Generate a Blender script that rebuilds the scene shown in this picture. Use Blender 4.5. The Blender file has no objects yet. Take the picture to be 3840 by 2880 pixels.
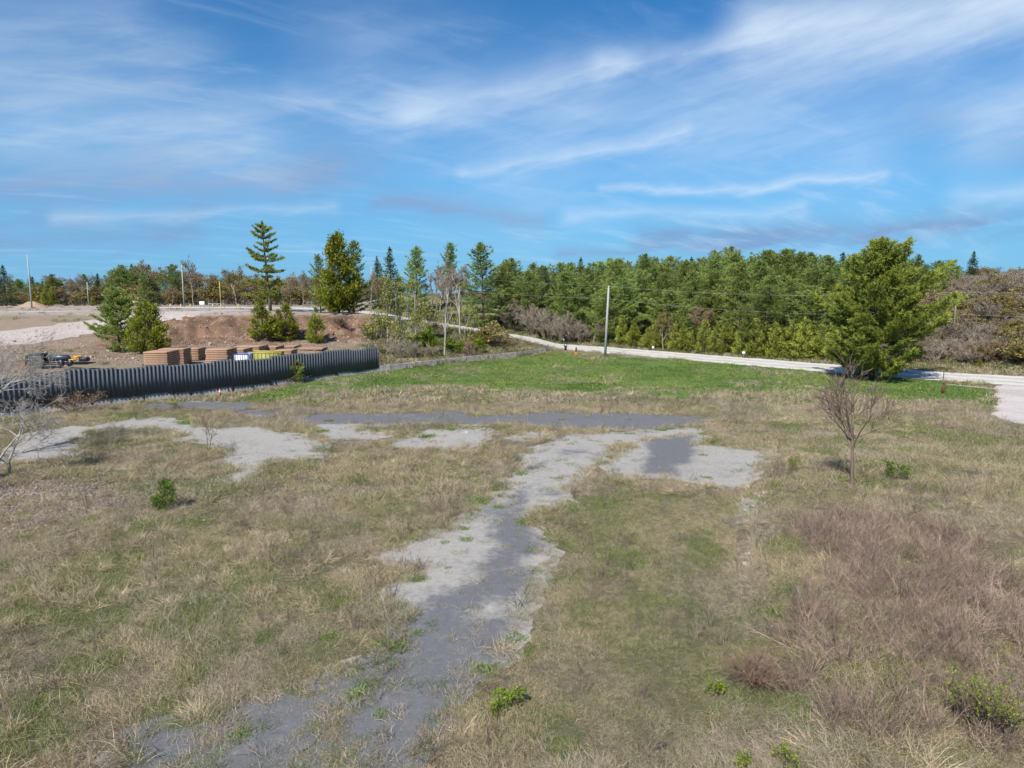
import bpy, math, random
import numpy as np
from mathutils import Vector, Matrix
from mathutils.geometry import delaunay_2d_cdt

sc = bpy.context.scene
COL = sc.collection
R = math.radians

# ------------------------------------------------------------------ camera
CAM_H = 9.3                       # drone height over the lot, metres
FPX, CXP, CYP = 2600.0, 1920.0, 1440.0   # focal length and centre in photo pixels (3840 x 2880)
PITCH = math.atan(340.0 / 2600.0)
cd = bpy.data.cameras.new('camera')
cd.sensor_width = 36.0
cd.lens = 36.0 * FPX / 3840.0
cd.clip_end = 8000.0
cam = bpy.data.objects.new('camera', cd)
COL.objects.link(cam)
cam.location = (0, 0, CAM_H)
cam.rotation_euler = (R(90) - PITCH, 0, 0)
sc.camera = cam
_c, _s = math.cos(PITCH), math.sin(PITCH)


def ray(sx, sy):
    u, v = sx - CXP, sy - CYP
    return np.array([u, FPX * _c - v * _s, -(FPX * _s + v * _c)])


# ------------------------------------------------------------------ light
SUN_EL = R(46)
SUN_DIR = np.array([0.45, 0.89])            # horizontal way the light travels
SUN_DIR = SUN_DIR / np.linalg.norm(SUN_DIR)
sl = bpy.data.lights.new('sun', 'SUN')
sl.energy = 4.6
sl.angle = R(0.53)
sl.color = (1.0, 0.945, 0.86)
sun = bpy.data.objects.new('sun', sl)
COL.objects.link(sun)
dv = Vector((SUN_DIR[0] * math.cos(SUN_EL), SUN_DIR[1] * math.cos(SUN_EL), -math.sin(SUN_EL)))
sun.rotation_euler = dv.to_track_quat('-Z', 'Y').to_euler()

vs = sc.view_settings
vs.view_transform = 'Standard'
vs.look = 'None'
vs.exposure = 0.6
vs.gamma = 1.0
vs.use_curve_mapping = False
try:
    sc.cycles.use_denoising = True
    sc.cycles.denoiser = 'OPENIMAGEDENOISE'
    sc.cycles.use_adaptive_sampling = True
    sc.cycles.adaptive_threshold = 0.03
    sc.cycles.max_bounces = 4
    sc.cycles.diffuse_bounces = 2
    sc.cycles.transparent_max_bounces = 6
    sc.cycles.caustics_reflective = False
    sc.cycles.caustics_refractive = False
except Exception:
    pass


class NT:
    """small helper to write shader graphs"""
    def __init__(s, tree):
        s.t = tree
        s.n = tree.nodes
        s.l = tree.links

    def put(s, sock, v):
        if v is None:
            return
        if hasattr(v, 'is_output'):
            s.l.new(v, sock)
        else:
            try:
                sock.default_value = v
            except Exception:
                sock.default_value = tuple(v) + (1.0,)

    def m(s, op, a, b=None, c=None, clamp=False):
        n = s.n.new('ShaderNodeMath')
        n.operation = op
        n.use_clamp = clamp
        for i, v in enumerate((a, b, c)):
            s.put(n.inputs[i], v)
        return n.outputs[0]

    def vm(s, op, a, b=None, scale=None):
        n = s.n.new('ShaderNodeVectorMath')
        n.operation = op
        s.put(n.inputs[0], a)
        s.put(n.inputs[1], b)
        if scale is not None:
            s.put(n.inputs['Scale'], scale)
        return n.outputs['Value'] if op in ('DOT_PRODUCT', 'LENGTH', 'DISTANCE') else n.outputs['Vector']

    def xyz(s, x=0.0, y=0.0, z=0.0):
        n = s.n.new('ShaderNodeCombineXYZ')
        for i, v in enumerate((x, y, z)):
            s.put(n.inputs[i], v)
        return n.outputs[0]

    def sep(s, v):
        n = s.n.new('ShaderNodeSeparateXYZ')
        s.l.new(v, n.inputs[0])
        return n.outputs

    def noise(s, vec, scale, detail=4, rough=0.55, dist=0.0):
        n = s.n.new('ShaderNodeTexNoise')
        s.put(n.inputs['Vector'], vec)
        n.inputs['Scale'].default_value = scale
        n.inputs['Detail'].default_value = detail
        n.inputs['Roughness'].default_value = rough
        n.inputs['Distortion'].default_value = dist
        return n.outputs['Fac']

    def mix(s, f, a, b, mode='MIX'):
        n = s.n.new('ShaderNodeMix')
        n.data_type = 'RGBA'
        n.blend_type = mode
        s.put(n.inputs[0], f)
        s.put(n.inputs[6], a)
        s.put(n.inputs[7], b)
        return n.outputs[2]

    def ss(s, v, a, b):
        n = s.n.new('ShaderNodeMapRange')
        n.interpolation_type = 'SMOOTHSTEP'
        s.put(n.inputs['Value'], v)
        n.inputs['From Min'].default_value = a
        n.inputs['From Max'].default_value = b
        return n.outputs[0]

    def attr(s, name, kind='GEOMETRY'):
        n = s.n.new('ShaderNodeAttribute')
        n.attribute_name = name
        n.attribute_type = kind
        return n


# ------------------------------------------------------------------ sky
world = bpy.data.worlds.new('World')
sc.world = world
world.use_nodes = True
wt = NT(world.node_tree)
wt.n.clear()
wout = wt.n.new('ShaderNodeOutputWorld')
wbg = wt.n.new('ShaderNodeBackground')
SKY_K = 0.08
wbg.inputs['Strength'].default_value = SKY_K
sky = wt.n.new('ShaderNodeTexSky')
sky.sky_type = 'NISHITA'
sky.sun_disc = False
sky.sun_elevation = SUN_EL
sky.sun_rotation = math.atan2(-SUN_DIR[0], -SUN_DIR[1])
sky.altitude = 300
sky.air_density = 1.0
sky.dust_density = 0.4
sky.ozone_density = 2.2
hs = wt.n.new('ShaderNodeHueSaturation')
hs.inputs['Saturation'].default_value = 1.2
hs.inputs['Hue'].default_value = 0.495
hs.inputs['Value'].default_value = 1.0
wt.l.new(sky.outputs[0], hs.inputs['Color'])
tc = wt.n.new('ShaderNodeTexCoord')
dirv = wt.vm('NORMALIZE', tc.outputs['Generated'])
dx, dy, dz = wt.sep(dirv)
azn = wt.m('ARCTAN2', dx, dy)
eln = wt.m('ARCSINE', dz)
ae = wt.xyz(azn, eln, 0.0)
# cirrus sheet seen in perspective, so wisps flatten towards the horizon
den = wt.m('ADD', wt.m('MAXIMUM', dz, 0.0), 0.16)
pl = wt.xyz(wt.m('DIVIDE', dx, den), wt.m('DIVIDE', dy, den), 0.0)
rot = wt.n.new('ShaderNodeVectorRotate')
rot.inputs['Angle'].default_value = R(-32)
rot.rotation_type = 'Z_AXIS'
wt.l.new(pl, rot.inputs['Vector'])
plr = wt.vm('MULTIPLY', rot.outputs[0], (0.75, 2.3, 1.0))
warp = wt.noise(plr, 1.1, 3, 0.5)
plw = wt.vm('ADD', plr, wt.xyz(warp, wt.m('MULTIPLY', warp, 0.9), 0.0))
wisp = wt.noise(plw, 1.9, 6, 0.62)
broad = wt.noise(plr, 0.55, 3, 0.5)
# same streak grain in angle space
aer = wt.n.new('ShaderNodeVectorRotate')
aer.rotation_type = 'Z_AXIS'
aer.inputs['Angle'].default_value = R(-12)
wt.l.new(ae, aer.inputs['Vector'])
grain = wt.noise(wt.vm('MULTIPLY', aer.outputs[0], (5.0, 26.0, 1.0)), 1.0, 6, 0.62)
gwarp = wt.noise(wt.vm('MULTIPLY', ae, (7.0, 12.0, 1.0)), 1.0, 4, 0.55)


def azel(px, py):
    r = ray(px * 1.7359, py * 1.7359)
    r = r / np.linalg.norm(r)
    return math.atan2(r[0], r[1]), math.asin(r[2])


aew = wt.vm('ADD', ae, wt.xyz(0.0, wt.m('ADD', wt.m('MULTIPLY', wt.m('SUBTRACT', gwarp, 0.5), 0.04),
                                        wt.m('MULTIPLY', wt.m('SUBTRACT', grain, 0.5), 0.03)), 0.0))


def streak(a, b, w, k):
    """soft elongated cloud between two directions of the sky"""
    ax, ay = azel(*a)
    bx, by = azel(*b)
    wa = w / 1498.0
    ab = (bx - ax, by - ay)
    L2 = ab[0] ** 2 + ab[1] ** 2
    v = wt.vm('SUBTRACT', aew, (ax, ay, 0.0))
    t = wt.m('MULTIPLY', wt.vm('DOT_PRODUCT', v, (ab[0] / L2, ab[1] / L2, 0.0)), 1.0, clamp=True)
    q = wt.vm('DISTANCE', v, wt.vm('SCALE', (ab[0], ab[1], 0.0), None, t))
    g = wt.m('MULTIPLY_ADD', q, -0.5 / wa, 1.0, clamp=True)
    return wt.m('MULTIPLY', wt.m('MULTIPLY', g, g), k * 1.15)


def total(lst):
    o = lst[0]
    for x in lst[1:]:
        o = wt.m('ADD', o, x)
    return o


white = total([streak((2330, -35), (1640, 72), 60, 1.5),
               streak((1660, 80), (1300, 148), 24, .6), streak((1340, 140), (880, 240), 34, .55),
               streak((900, 240), (640, 200), 34, .25), streak((1480, 283), (1000, 380), 15, .55),
               streak((1910, 378), (1300, 416), 10, .6),
               streak((1730, 458), (1230, 468), 17, .5), streak((2240, 215), (2130, 270), 60, .7),
               streak((120, 470), (720, 448), 13, .35), streak((2212, 410), (2080, 425), 28, .35),
               streak((60, 250), (540, 295), 85, .5),
               streak((-60, 40), (280, 55), 70, .3), streak((1150, 330), (800, 150), 150, .32), streak((1850, 300), (1250, 240), 110, .34), streak((2000, 150), (1500, 200), 90, .3)])
grey = total([streak((1390, 508), (2260, 470), 26, .85), streak((820, 432), (1170, 480), 28, .85),
              streak((1210, 548), (1900, 512), 15, .7), streak((1990, 270), (2230, 320), 50, .5),
              streak((-40, 400), (700, 380), 80, .75), streak((0, 520), (420, 500), 34, .6), streak((-40, 160), (420, 130), 80, .6), streak((820, 330), (420, 420), 40, .4),
              streak((300, 330), (640, 250), 50, .35)])
wsp = wt.ss(wisp, 0.47, 0.78)
fw = wt.m('ADD', wt.m('MULTIPLY', white, wt.m('ADD', 0.42, wt.m('MULTIPLY', wt.ss(grain, 0.28, 0.72), 0.65))),
          wt.m('MULTIPLY', wsp, wt.m('MULTIPLY', wt.ss(broad, 0.3, 0.65), 0.42)))
fw = wt.m('MULTIPLY', wt.m('SUBTRACT', 1.0, wt.m('POWER', 2.71828, wt.m('MULTIPLY', fw, -1.05))), wt.ss(dz, -0.02, 0.06), clamp=True)
fg = wt.m('MULTIPLY', grey, wt.m('ADD', 0.4, wt.m('MULTIPLY', wt.ss(grain, 0.36, 0.62), 0.75)), clamp=True)
# pale haze low over the horizon, all round
hz = wt.m('MULTIPLY', wt.ss(dz, 0.34, -0.04), 0.85)
azure = wt.mix(1.0, hs.outputs[0], (0.40, 0.80, 1.05, 1.0), 'MULTIPLY')
base = wt.mix(hz, azure, tuple(v / SKY_K for v in (0.122, 0.308, 0.535)))
skc = wt.mix(fg, base, tuple(v / SKY_K for v in (0.145, 0.26, 0.44)))
skc = wt.mix(wt.m('MULTIPLY', fw, 0.95), skc, tuple(v / SKY_K for v in (0.485, 0.57, 0.67)))
wt.l.new(skc, wbg.inputs['Color'])
wt.l.new(wbg.outputs[0], wout.inputs[0])
try:
    world.cycles.sampling_method = 'NONE'      # the sky is smooth; rays find it on their own
except Exception:
    pass


# ------------------------------------------------------------------ numeric helpers
def smooth(t):
    t = np.clip(t, 0, 1)
    return t * t * (3 - 2 * t)


def vnoise(x, y, seed=0):
    x = np.asarray(x, float)
    y = np.asarray(y, float)
    xi = np.floor(x).astype(np.int64)
    yi = np.floor(y).astype(np.int64)
    fx, fy = x - xi, y - yi
    fx = fx * fx * (3 - 2 * fx)
    fy = fy * fy * (3 - 2 * fy)

    def hsh(a, b):
        n = (a * 374761393 + b * 668265263 + seed * 1442695041) & 0xffffffff
        n = ((n ^ (n >> 13)) * 1274126177) & 0xffffffff
        n = ((n ^ (n >> 15)) * 2246822519) & 0xffffffff
        return ((n ^ (n >> 16)) & 0xffff) / 65535.0
    a, b = hsh(xi, yi), hsh(xi + 1, yi)
    c, d = hsh(xi, yi + 1), hsh(xi + 1, yi + 1)
    return (a * (1 - fx) + b * fx) * (1 - fy) + (c * (1 - fx) + d * fx) * fy


def fbm(x, y, octv=4, seed=0, gain=0.5):
    o, a, t = 0.0, 1.0, 0.0
    for i in range(octv):
        o = o + a * vnoise(np.asarray(x) * 2 ** i + 17.3 * i, np.asarray(y) * 2 ** i - 9.1 * i, seed + i)
        t += a
        a *= gain
    return o / t


# ------------------------------------------------------------------ the lie of the land
FENCE = np.array([(-75, 2.), (-50, 36.2), (-38.8, 51.4), (-27.5, 66.8), (-16.1, 82.6), (-12.5, 87.2), (-9, 91.6), (-3, 98.2), (5.1, 108.8)])
ROAD = np.array([(140., 30.), (110, 44), (85, 56.5), (66, 66.5), (54, 73.5), (49.0, 77.2), (45.5, 80.2), (39.6, 86.0), (30.2, 97.0), (22.8, 105.6), (15.6, 114.2),
                 (9, 121), (3, 126), (-4, 129.5), (-12, 132), (-20.4, 135), (-29, 140), (-45, 147), (-80, 152)])
_ro = ROAD[::-1]


def h(x, y):
    x = np.asarray(x, float)
    y = np.asarray(y, float)
    yf = np.interp(x, FENCE[:, 0], FENCE[:, 1])
    s = (y - yf) * 0.62
    P = np.interp(x, [-45, -29, -20, -10, -1.5, 4, 10, 25], [6.2, 5.5, 4.2, 2.9, 1.75, 1.0, 0.3, 0.0])
    toe = np.interp(x, [-80, -66, -54, -44, -22, -10, 0, 6], [72, 84, 92, 103, 107, 96, 105, 112])
    top = np.interp(x, [-80, -58, -46, -22, -8], [125, 120, 117, 119, 126])
    zy = 0.45 + 1.2 * np.clip((y - yf) / 38, 0, 1) * smooth((-x - 12) / 12)
    t = smooth((y - toe) / (top - toe))
    zb = zy + (P - zy) * t
    zb = zb + 0.9 * np.exp(-(((x + 25) / 6) ** 2 + ((y - 119.5) / 3.5) ** 2))
    bank = t * (1 - t) * 4
    rough = smooth((-x - 16) / 8) * bank * smooth((x + 62) / 14)
    zb = zb + rough * ((fbm(x * .35, y * .35, 4, 5) - .5) * 2.8 + (fbm(x * 1.1, y * 1.1, 3, 9) - .5) * 1.9)
    b = smooth((s + 0.1) / 0.9) * (1 - smooth((x - 3.5) / 7))
    z = zb * b
    yr = np.interp(x, _ro[:, 0], _ro[:, 1])
    A = np.interp(x, [-42, -26, 0, 15, 45, 60, 95], [0, 3.8, 4.5, 3.0, 3.0, 6.6, 11.5])
    sp = np.interp(x, [-25, 0, 15, 50, 65], [24, 28, 70, 60, 46])
    z = z + A * smooth((y - yr - 6.5) / sp)
    # far rolling country
    z = z + 5 * smooth((y - 260) / 300) * (fbm(x / 160, y / 160, 2, 3))
    # low grassy berm and ditch on the right of the lot
    near = 1 - smooth((y - 33) / 9)
    xd = 10.8 - (32 - np.minimum(y, 40)) * 0.36
    z = z + near * (0.55 * smooth((x - xd) / 3.2) * (1 - 0.6 * smooth((x - 19) / 9)) - 0.22 * np.exp(-((x - xd + .4) / .8) ** 2))
    # slight unevenness of the lot
    z = z - 0.3 * np.exp(-(((x + 26) / 7) ** 2 + ((y - 66) / 9) ** 2))
    lot = (1 - b) * (1 - smooth((y - yr + 12) / 6))
    z = z + lot * (fbm(x / 7, y / 7, 3, 21) - .5) * 0.16
    return z


def h1(x, y):
    return float(h(np.array([x]), np.array([y]))[0])


def ground(sx, sy):
    """where a sight line of the photo meets the land"""
    r = ray(sx, sy)
    r = r / r[1]
    ys = np.concatenate([np.arange(8, 60, .1), np.arange(60, 260, .25)])
    zs = CAM_H + r[2] * ys
    hh = h(r[0] * ys, ys)
    k = np.argmax(zs < hh)
    y = ys[k]
    return np.array([r[0] * y, y, hh[k]])


def far(sx, d, sy=None):
    """point on the land in the vertical plane of photo column sx at distance d, and the height of row sy above it"""
    r = ray(sx, 1250 if sy is None else sy)
    r = r / r[1]
    x = r[0] * d
    z = h1(x, d)
    return np.array([x, d, z]), CAM_H + r[2] * d - z


def flat(sx, sy):
    r = ray(sx, sy)
    t = CAM_H / -r[2]
    return r[0] * t, r[1] * t


def inpoly(x, y, poly):
    x = np.asarray(x)
    y = np.asarray(y)
    o = np.zeros(x.shape, bool)
    px, py = poly[:, 0], poly[:, 1]
    j = len(poly) - 1
    bb = (x >= px.min()) & (x <= px.max()) & (y >= py.min()) & (y <= py.max())
    xs, ys = x[bb], y[bb]
    ob = np.zeros(xs.shape, bool)
    for i in range(len(poly)):
        if py[i] != py[j]:
            c = ((py[i] > ys) != (py[j] > ys)) & (xs < (px[j] - px[i]) * (ys - py[i]) / (py[j] - py[i]) + px[i])
            ob ^= c
        j = i
    o[bb] = ob
    return o


# ------------------------------------------------------------------ mesh helpers
class MB:
    def __init__(s):
        s.v, s.t, s.q, s.a, s.n = [], [], [], [], 0

    def add(s, v, tris=None, quads=None, tint=0.5):
        v = np.asarray(v, np.float32).reshape(-1, 3)
        if tris is not None and len(tris):
            s.t.append(np.asarray(tris, np.int32).reshape(-1, 3) + s.n)
        if quads is not None and len(quads):
            s.q.append(np.asarray(quads, np.int32).reshape(-1, 4) + s.n)
        s.a.append(np.broadcast_to(np.asarray(tint, np.float32), (len(v),)))
        s.v.append(v)
        s.n += len(v)

    def box(s, c, size, rz=0.0, tint=0.5, taper=1.0, bev=0.0):
        sx, sy, sz = (np.array(size) / 2)
        if bev > 0:
            vv = []
            for z, k in ((-sz, 0), (-sz + bev, 1), (sz - bev, 1), (sz, 0)):
                ix, iy = (sx, sy) if k else (sx - bev, sy - bev)
                b = bev
                ring = [(-ix + b, -iy), (ix - b, -iy), (ix, -iy + b), (ix, iy - b), (ix - b, iy), (-ix + b, iy), (-ix, iy - b), (-ix, -iy + b)]
                vv += [(p[0], p[1], z) for p in ring]
            v = np.array(vv)
            q = []
            for r in range(3):
                for i in range(8):
                    j = (i + 1) % 8
                    q.append((r * 8 + i, r * 8 + j, r * 8 + 8 + j, r * 8 + 8 + i))
            cap = [(0, 7, 6, 5), (0, 5, 4, 1), (1, 4, 3, 2)]
            q += cap
            q += [tuple(24 + i for i in reversed(f)) for f in cap]
        else:
            v = np.array([(-sx, -sy, -sz), (sx, -sy, -sz), (sx, sy, -sz), (-sx, sy, -sz),
                          (-sx * taper, -sy * taper, sz), (sx * taper, -sy * taper, sz), (sx * taper, sy * taper, sz), (-sx * taper, sy * taper, sz)])
            q = [(0, 3, 2, 1), (4, 5, 6, 7), (0, 1, 5, 4), (1, 2, 6, 5), (2, 3, 7, 6), (3, 0, 4, 7)]
        cz, sz_ = math.cos(rz), math.sin(rz)
        v = np.stack([v[:, 0] * cz - v[:, 1] * sz_, v[:, 0] * sz_ + v[:, 1] * cz, v[:, 2]], 1) + np.array(c)
        s.add(v, quads=q, tint=tint)

    def segs(s, P0, P1, R0, R1, sides=3, tint=0.5):
        """many tapered sticks at once"""
        P0, P1 = np.asarray(P0, float), np.asarray(P1, float)
        R0, R1 = np.asarray(R0, float), np.asarray(R1, float)
        n = len(P0)
        if n == 0:
            return
        d = P1 - P0
        d /= np.linalg.norm(d, axis=1, keepdims=True) + 1e-9
        up = np.where(np.abs(d[:, 2:3]) > .9, np.array([[1., 0, 0]]), np.array([[0, 0, 1.]]))
        a = np.cross(d, up)
        a /= np.linalg.norm(a, axis=1, keepdims=True) + 1e-9
        b = np.cross(d, a)
        ang = np.arange(sides) * 2 * math.pi / sides
        ca, sa = np.cos(ang)[None, :, None], np.sin(ang)[None, :, None]
        off = a[:, None] * ca + b[:, None] * sa
        v = np.concatenate([P0[:, None] + off * R0[:, None, None], P1[:, None] + off * R1[:, None, None]], 1)
        i = np.arange(sides)
        j = (i + 1) % sides
        q = np.stack([i, j, j + sides, i + sides], 1)
        q = (q[None] + (np.arange(n) * 2 * sides)[:, None, None]).reshape(-1, 4)
        s.add(v.reshape(-1, 3), quads=q, tint=tint if np.isscalar(tint) else np.repeat(tint, 2 * sides))

    def tube(s, pts, rad, sides=8, tint=0.5, cap=True):
        pts = np.asarray(pts, float)
        rad = np.broadcast_to(np.asarray(rad, float), (len(pts),))
        d = np.gradient(pts, axis=0)
        d /= np.linalg.norm(d, axis=1, keepdims=True) + 1e-9
        up = np.array([0, 0, 1.]) if abs(d[0, 2]) < .9 else np.array([1., 0, 0])
        vv = []
        ang = np.arange(sides) * 2 * math.pi / sides
        for p, q, r in zip(pts, d, rad):
            a = np.cross(q, up)
            a /= np.linalg.norm(a) + 1e-9
            b = np.cross(q, a)
            vv.append(p + (a[None] * np.cos(ang)[:, None] + b[None] * np.sin(ang)[:, None]) * r)
        v = np.concatenate(vv)
        n = len(pts)
        q = [(r * sides + i, r * sides + (i + 1) % sides, (r + 1) * sides + (i + 1) % sides, (r + 1) * sides + i) for r in range(n - 1) for i in range(sides)]
        t = []
        if cap:
            t = [(0, i + 1, i) for i in range(1, sides - 1)] + [((n - 1) * sides, (n - 1) * sides + i, (n - 1) * sides + i + 1) for i in range(1, sides - 1)]
        s.add(v, tris=t, quads=q, tint=tint)

    def leaves(s, P, D, L, W, rng, tint, diamond=False, side=None):
        P, D = np.asarray(P, float), np.asarray(D, float)
        n = len(P)
        if n == 0:
            return
        D = D / (np.linalg.norm(D, axis=1, keepdims=True) + 1e-9)
        rv = rng.normal(size=(n, 3)) if side is None else side
        sd = np.cross(D, rv)
        sd /= np.linalg.norm(sd, axis=1, keepdims=True) + 1e-9
        L = np.broadcast_to(L, (n,))[:, None]
        W = np.broadcast_to(W, (n,))[:, None]
        tint = np.broadcast_to(tint, (n,))
        if diamond:
            v = np.stack([P, P + D * L * .5 + sd * W * .5, P + D * L, P + D * L * .5 - sd * W * .5], 1)
            q = np.arange(n)[:, None] * 4 + np.arange(4)[None]
            s.add(v.reshape(-1, 3), quads=q, tint=np.repeat(tint, 4))
        else:
            v = np.stack([P - sd * W * .5, P + sd * W * .5, P + D * L], 1)
            t = np.arange(n)[:, None] * 3 + np.arange(3)[None]
            s.add(v.reshape(-1, 3), tris=t, tint=np.repeat(tint, 3))

    def mesh(s, name, mat=None, smooth_=False):
        me = bpy.data.meshes.new(name)
        v = np.concatenate(s.v) if s.v else np.zeros((0, 3), np.float32)
        t = np.concatenate(s.t) if s.t else np.zeros((0, 3), np.int32)
        q = np.concatenate(s.q) if s.q else np.zeros((0, 4), np.int32)
        me.vertices.add(len(v))
        me.vertices.foreach_set('co', v.astype(np.float32).ravel())
        li = np.concatenate([t.ravel(), q.ravel()]).astype(np.int32)
        me.loops.add(len(li))
        me.loops.foreach_set('vertex_index', li)
        nt, nq = len(t), len(q)
        me.polygons.add(nt + nq)
        ls = np.concatenate([np.arange(nt) * 3, nt * 3 + np.arange(nq) * 4]).astype(np.int32)
        me.polygons.foreach_set('loop_start', ls)
        me.polygons.foreach_set('loop_total', np.concatenate([np.full(nt, 3), np.full(nq, 4)]).astype(np.int32))
        if smooth_:
            me.polygons.foreach_set('use_smooth', np.ones(nt + nq, bool))
        me.update(calc_edges=True)
        at = me.attributes.new('tint', 'FLOAT', 'POINT')
        at.data.foreach_set('value', np.concatenate(s.a).astype(np.float32) if s.a else np.zeros(0, np.float32))
        if mat:
            me.materials.append(mat)
        return me


def link(name, me, parent=None, loc=(0, 0, 0), rz=0.0, scale=1.0):
    o = bpy.data.objects.new(name, me)
    COL.objects.link(o)
    o.location = loc
    o.rotation_euler = (0, 0, rz)
    o.scale = (scale,) * 3 if np.isscalar(scale) else scale
    if parent:
        o.parent = parent
    return o


def thing(name, label, cat, loc=(0, 0, 0), rz=0.0, group=None, scale=1.0):
    o = link(name, None, None, loc, rz, scale)
    return tag(o, label, cat, group)


def tag(o, label, cat, group=None):
    o['label'] = label
    o['category'] = cat
    if group:
        o['group'] = group
    return o


def kind(o, k):
    o['kind'] = k
    return o


def build(name, mat, parent, fn, sm=False):
    m = MB()
    fn(m)
    return link(name, m.mesh(name, mat, sm), parent)


# ------------------------------------------------------------------ materials
def mat_new(name):
    m = bpy.data.materials.new(name)
    m.use_nodes = True
    t = NT(m.node_tree)
    t.n.clear()
    out = t.n.new('ShaderNodeOutputMaterial')
    return m, t, out


def principled(t, out, col, rough=0.8, spec=0.3, bump=None, metal=0.0):
    p = t.n.new('ShaderNodeBsdfPrincipled')
    t.put(p.inputs['Base Color'], col)
    t.put(p.inputs['Roughness'], rough)
    p.inputs['Specular IOR Level'].default_value = spec
    p.inputs['Metallic'].default_value = metal
    if bump is not None:
        b = t.n.new('ShaderNodeBump')
        b.inputs['Strength'].default_value = bump[1]
        b.inputs['Distance'].default_value = bump[2]
        t.l.new(bump[0], b.inputs['Height'])
        t.l.new(b.outputs[0], p.inputs['Normal'])
    t.l.new(p.outputs[0], out.inputs[0])
    return p


def mat_plain(name, col, rough=0.7, spec=0.3, var=0.25, scale=6.0, metal=0.0, dirt=None):
    m, t, out = mat_new(name)
    tcn = t.n.new('ShaderNodeTexCoord').outputs['Object']
    n = t.noise(tcn, scale, 5, 0.6)
    k = t.m('ADD', 1 - var, t.m('MULTIPLY', n, 2 * var))
    c = t.mix(1.0, (*col, 1), t.xyz(k, k, k), 'MULTIPLY')
    if dirt:
        n2 = t.noise(tcn, scale * .35, 6, 0.7)
        c = t.mix(t.ss(n2, 0.52, 0.68), c, (*dirt, 1))
    principled(t, out, c, rough, spec, (n, 0.25, 0.02), metal)
    return m


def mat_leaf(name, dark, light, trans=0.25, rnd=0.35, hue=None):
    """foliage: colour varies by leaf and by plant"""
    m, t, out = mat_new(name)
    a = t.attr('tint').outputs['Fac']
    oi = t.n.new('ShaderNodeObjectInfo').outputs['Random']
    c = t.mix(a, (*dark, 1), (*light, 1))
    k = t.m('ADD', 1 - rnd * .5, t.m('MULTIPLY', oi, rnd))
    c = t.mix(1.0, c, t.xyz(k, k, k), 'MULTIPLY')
    if hue:
        w = t.n.new('ShaderNodeTexWhiteNoise')
        w.noise_dimensions = '1D'
        t.l.new(oi, w.inputs['W'])
        c = t.mix(t.m('MULTIPLY', w.outputs[0], hue[1]), c, (*hue[0], 1))
    d = t.n.new('ShaderNodeBsdfPrincipled')
    t.l.new(c, d.inputs['Base Color'])
    d.inputs['Roughness'].default_value = 0.55
    d.inputs['Specular IOR Level'].default_value = 0.25
    tr = t.n.new('ShaderNodeBsdfTranslucent')
    t.l.new(c, tr.inputs['Color'])
    mx = t.n.new('ShaderNodeMixShader')
    mx.inputs[0].default_value = trans
    t.l.new(d.outputs[0], mx.inputs[1])
    t.l.new(tr.outputs[0], mx.inputs[2])
    t.l.new(mx.outputs[0], out.inputs[0])
    return m


def mat_grass(name, trans=0.3):
    """grass: tint comes with every clump, brightness with every blade"""
    m, t, out = mat_new(name)
    a = t.attr('tint').outputs['Fac']
    an = t.attr('ctint', 'INSTANCER')
    pick = t.m('LESS_THAN', t.m('FRACT', t.m('MULTIPLY', a, 7.313)), an.outputs['Alpha'])
    ci = t.mix(pick, an.outputs['Color'], t.mix(t.m('FRACT', t.m('MULTIPLY', a, 3.71)), (0.13, 0.18, 0.045, 1), (0.29, 0.33, 0.12, 1)))
    k = t.m('ADD', 0.42, t.m('MULTIPLY', a, 1.0))
    c = t.mix(1.0, ci, t.xyz(k, k, k), 'MULTIPLY')
    d = t.n.new('ShaderNodeBsdfDiffuse')
    t.l.new(c, d.inputs['Color'])
    tr = t.n.new('ShaderNodeBsdfTranslucent')
    t.l.new(c, tr.inputs['Color'])
    mx = t.n.new('ShaderNodeMixShader')
    mx.inputs[0].default_value = trans
    t.l.new(d.outputs[0], mx.inputs[1])
    t.l.new(tr.outputs[0], mx.inputs[2])
    t.l.new(mx.outputs[0], out.inputs[0])
    return m


M = {}
M['bark'] = mat_plain('bark', (0.11, 0.085, 0.065), .9, .1, .35, 9)
M['bark_pale'] = mat_plain('bark_pale', (0.36, 0.33, 0.30), .9, .1, .3, 9)
M['bark_grey'] = mat_plain('bark_grey', (0.22, 0.19, 0.17), .9, .1, .3, 9)
M['twig_grey'] = mat_leaf('twig_grey', (0.19, 0.155, 0.115), (0.39, 0.335, 0.26), 0.0, .3)
M['twig_pale'] = mat_leaf('twig_pale', (0.24, 0.22, 0.195), (0.46, 0.425, 0.39), 0.0, .15)
M['twig_brown'] = mat_leaf('twig_brown', (0.13, 0.09, 0.065), (0.27, 0.2, 0.15), 0.0, .3)
M['twig_red'] = mat_leaf('twig_red', (0.20, 0.13, 0.09), (0.36, 0.25, 0.18), 0.0, .3)
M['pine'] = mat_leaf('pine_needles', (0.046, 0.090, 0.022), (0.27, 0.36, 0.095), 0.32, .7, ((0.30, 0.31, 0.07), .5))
M['pine_blue'] = mat_leaf('pine_needles_blue', (0.036, 0.068, 0.034), (0.13, 0.18, 0.075), 0.2, .4)
M['hero_pine'] = mat_leaf('big_pine_needles', (0.034, 0.064, 0.012), (0.33, 0.37, 0.06), 0.22, .1)
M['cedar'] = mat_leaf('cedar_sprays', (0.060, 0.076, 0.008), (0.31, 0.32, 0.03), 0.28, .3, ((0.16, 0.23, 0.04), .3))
M['cedar_yellow'] = mat_leaf('cedar_sprays_yellow', (0.085, 0.10, 0.016), (0.31, 0.335, 0.055), 0.22, .35)
M['leaf_green'] = mat_leaf('young_leaves', (0.06, 0.12, 0.012), (0.19, 0.28, 0.035), 0.35, .2)
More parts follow.
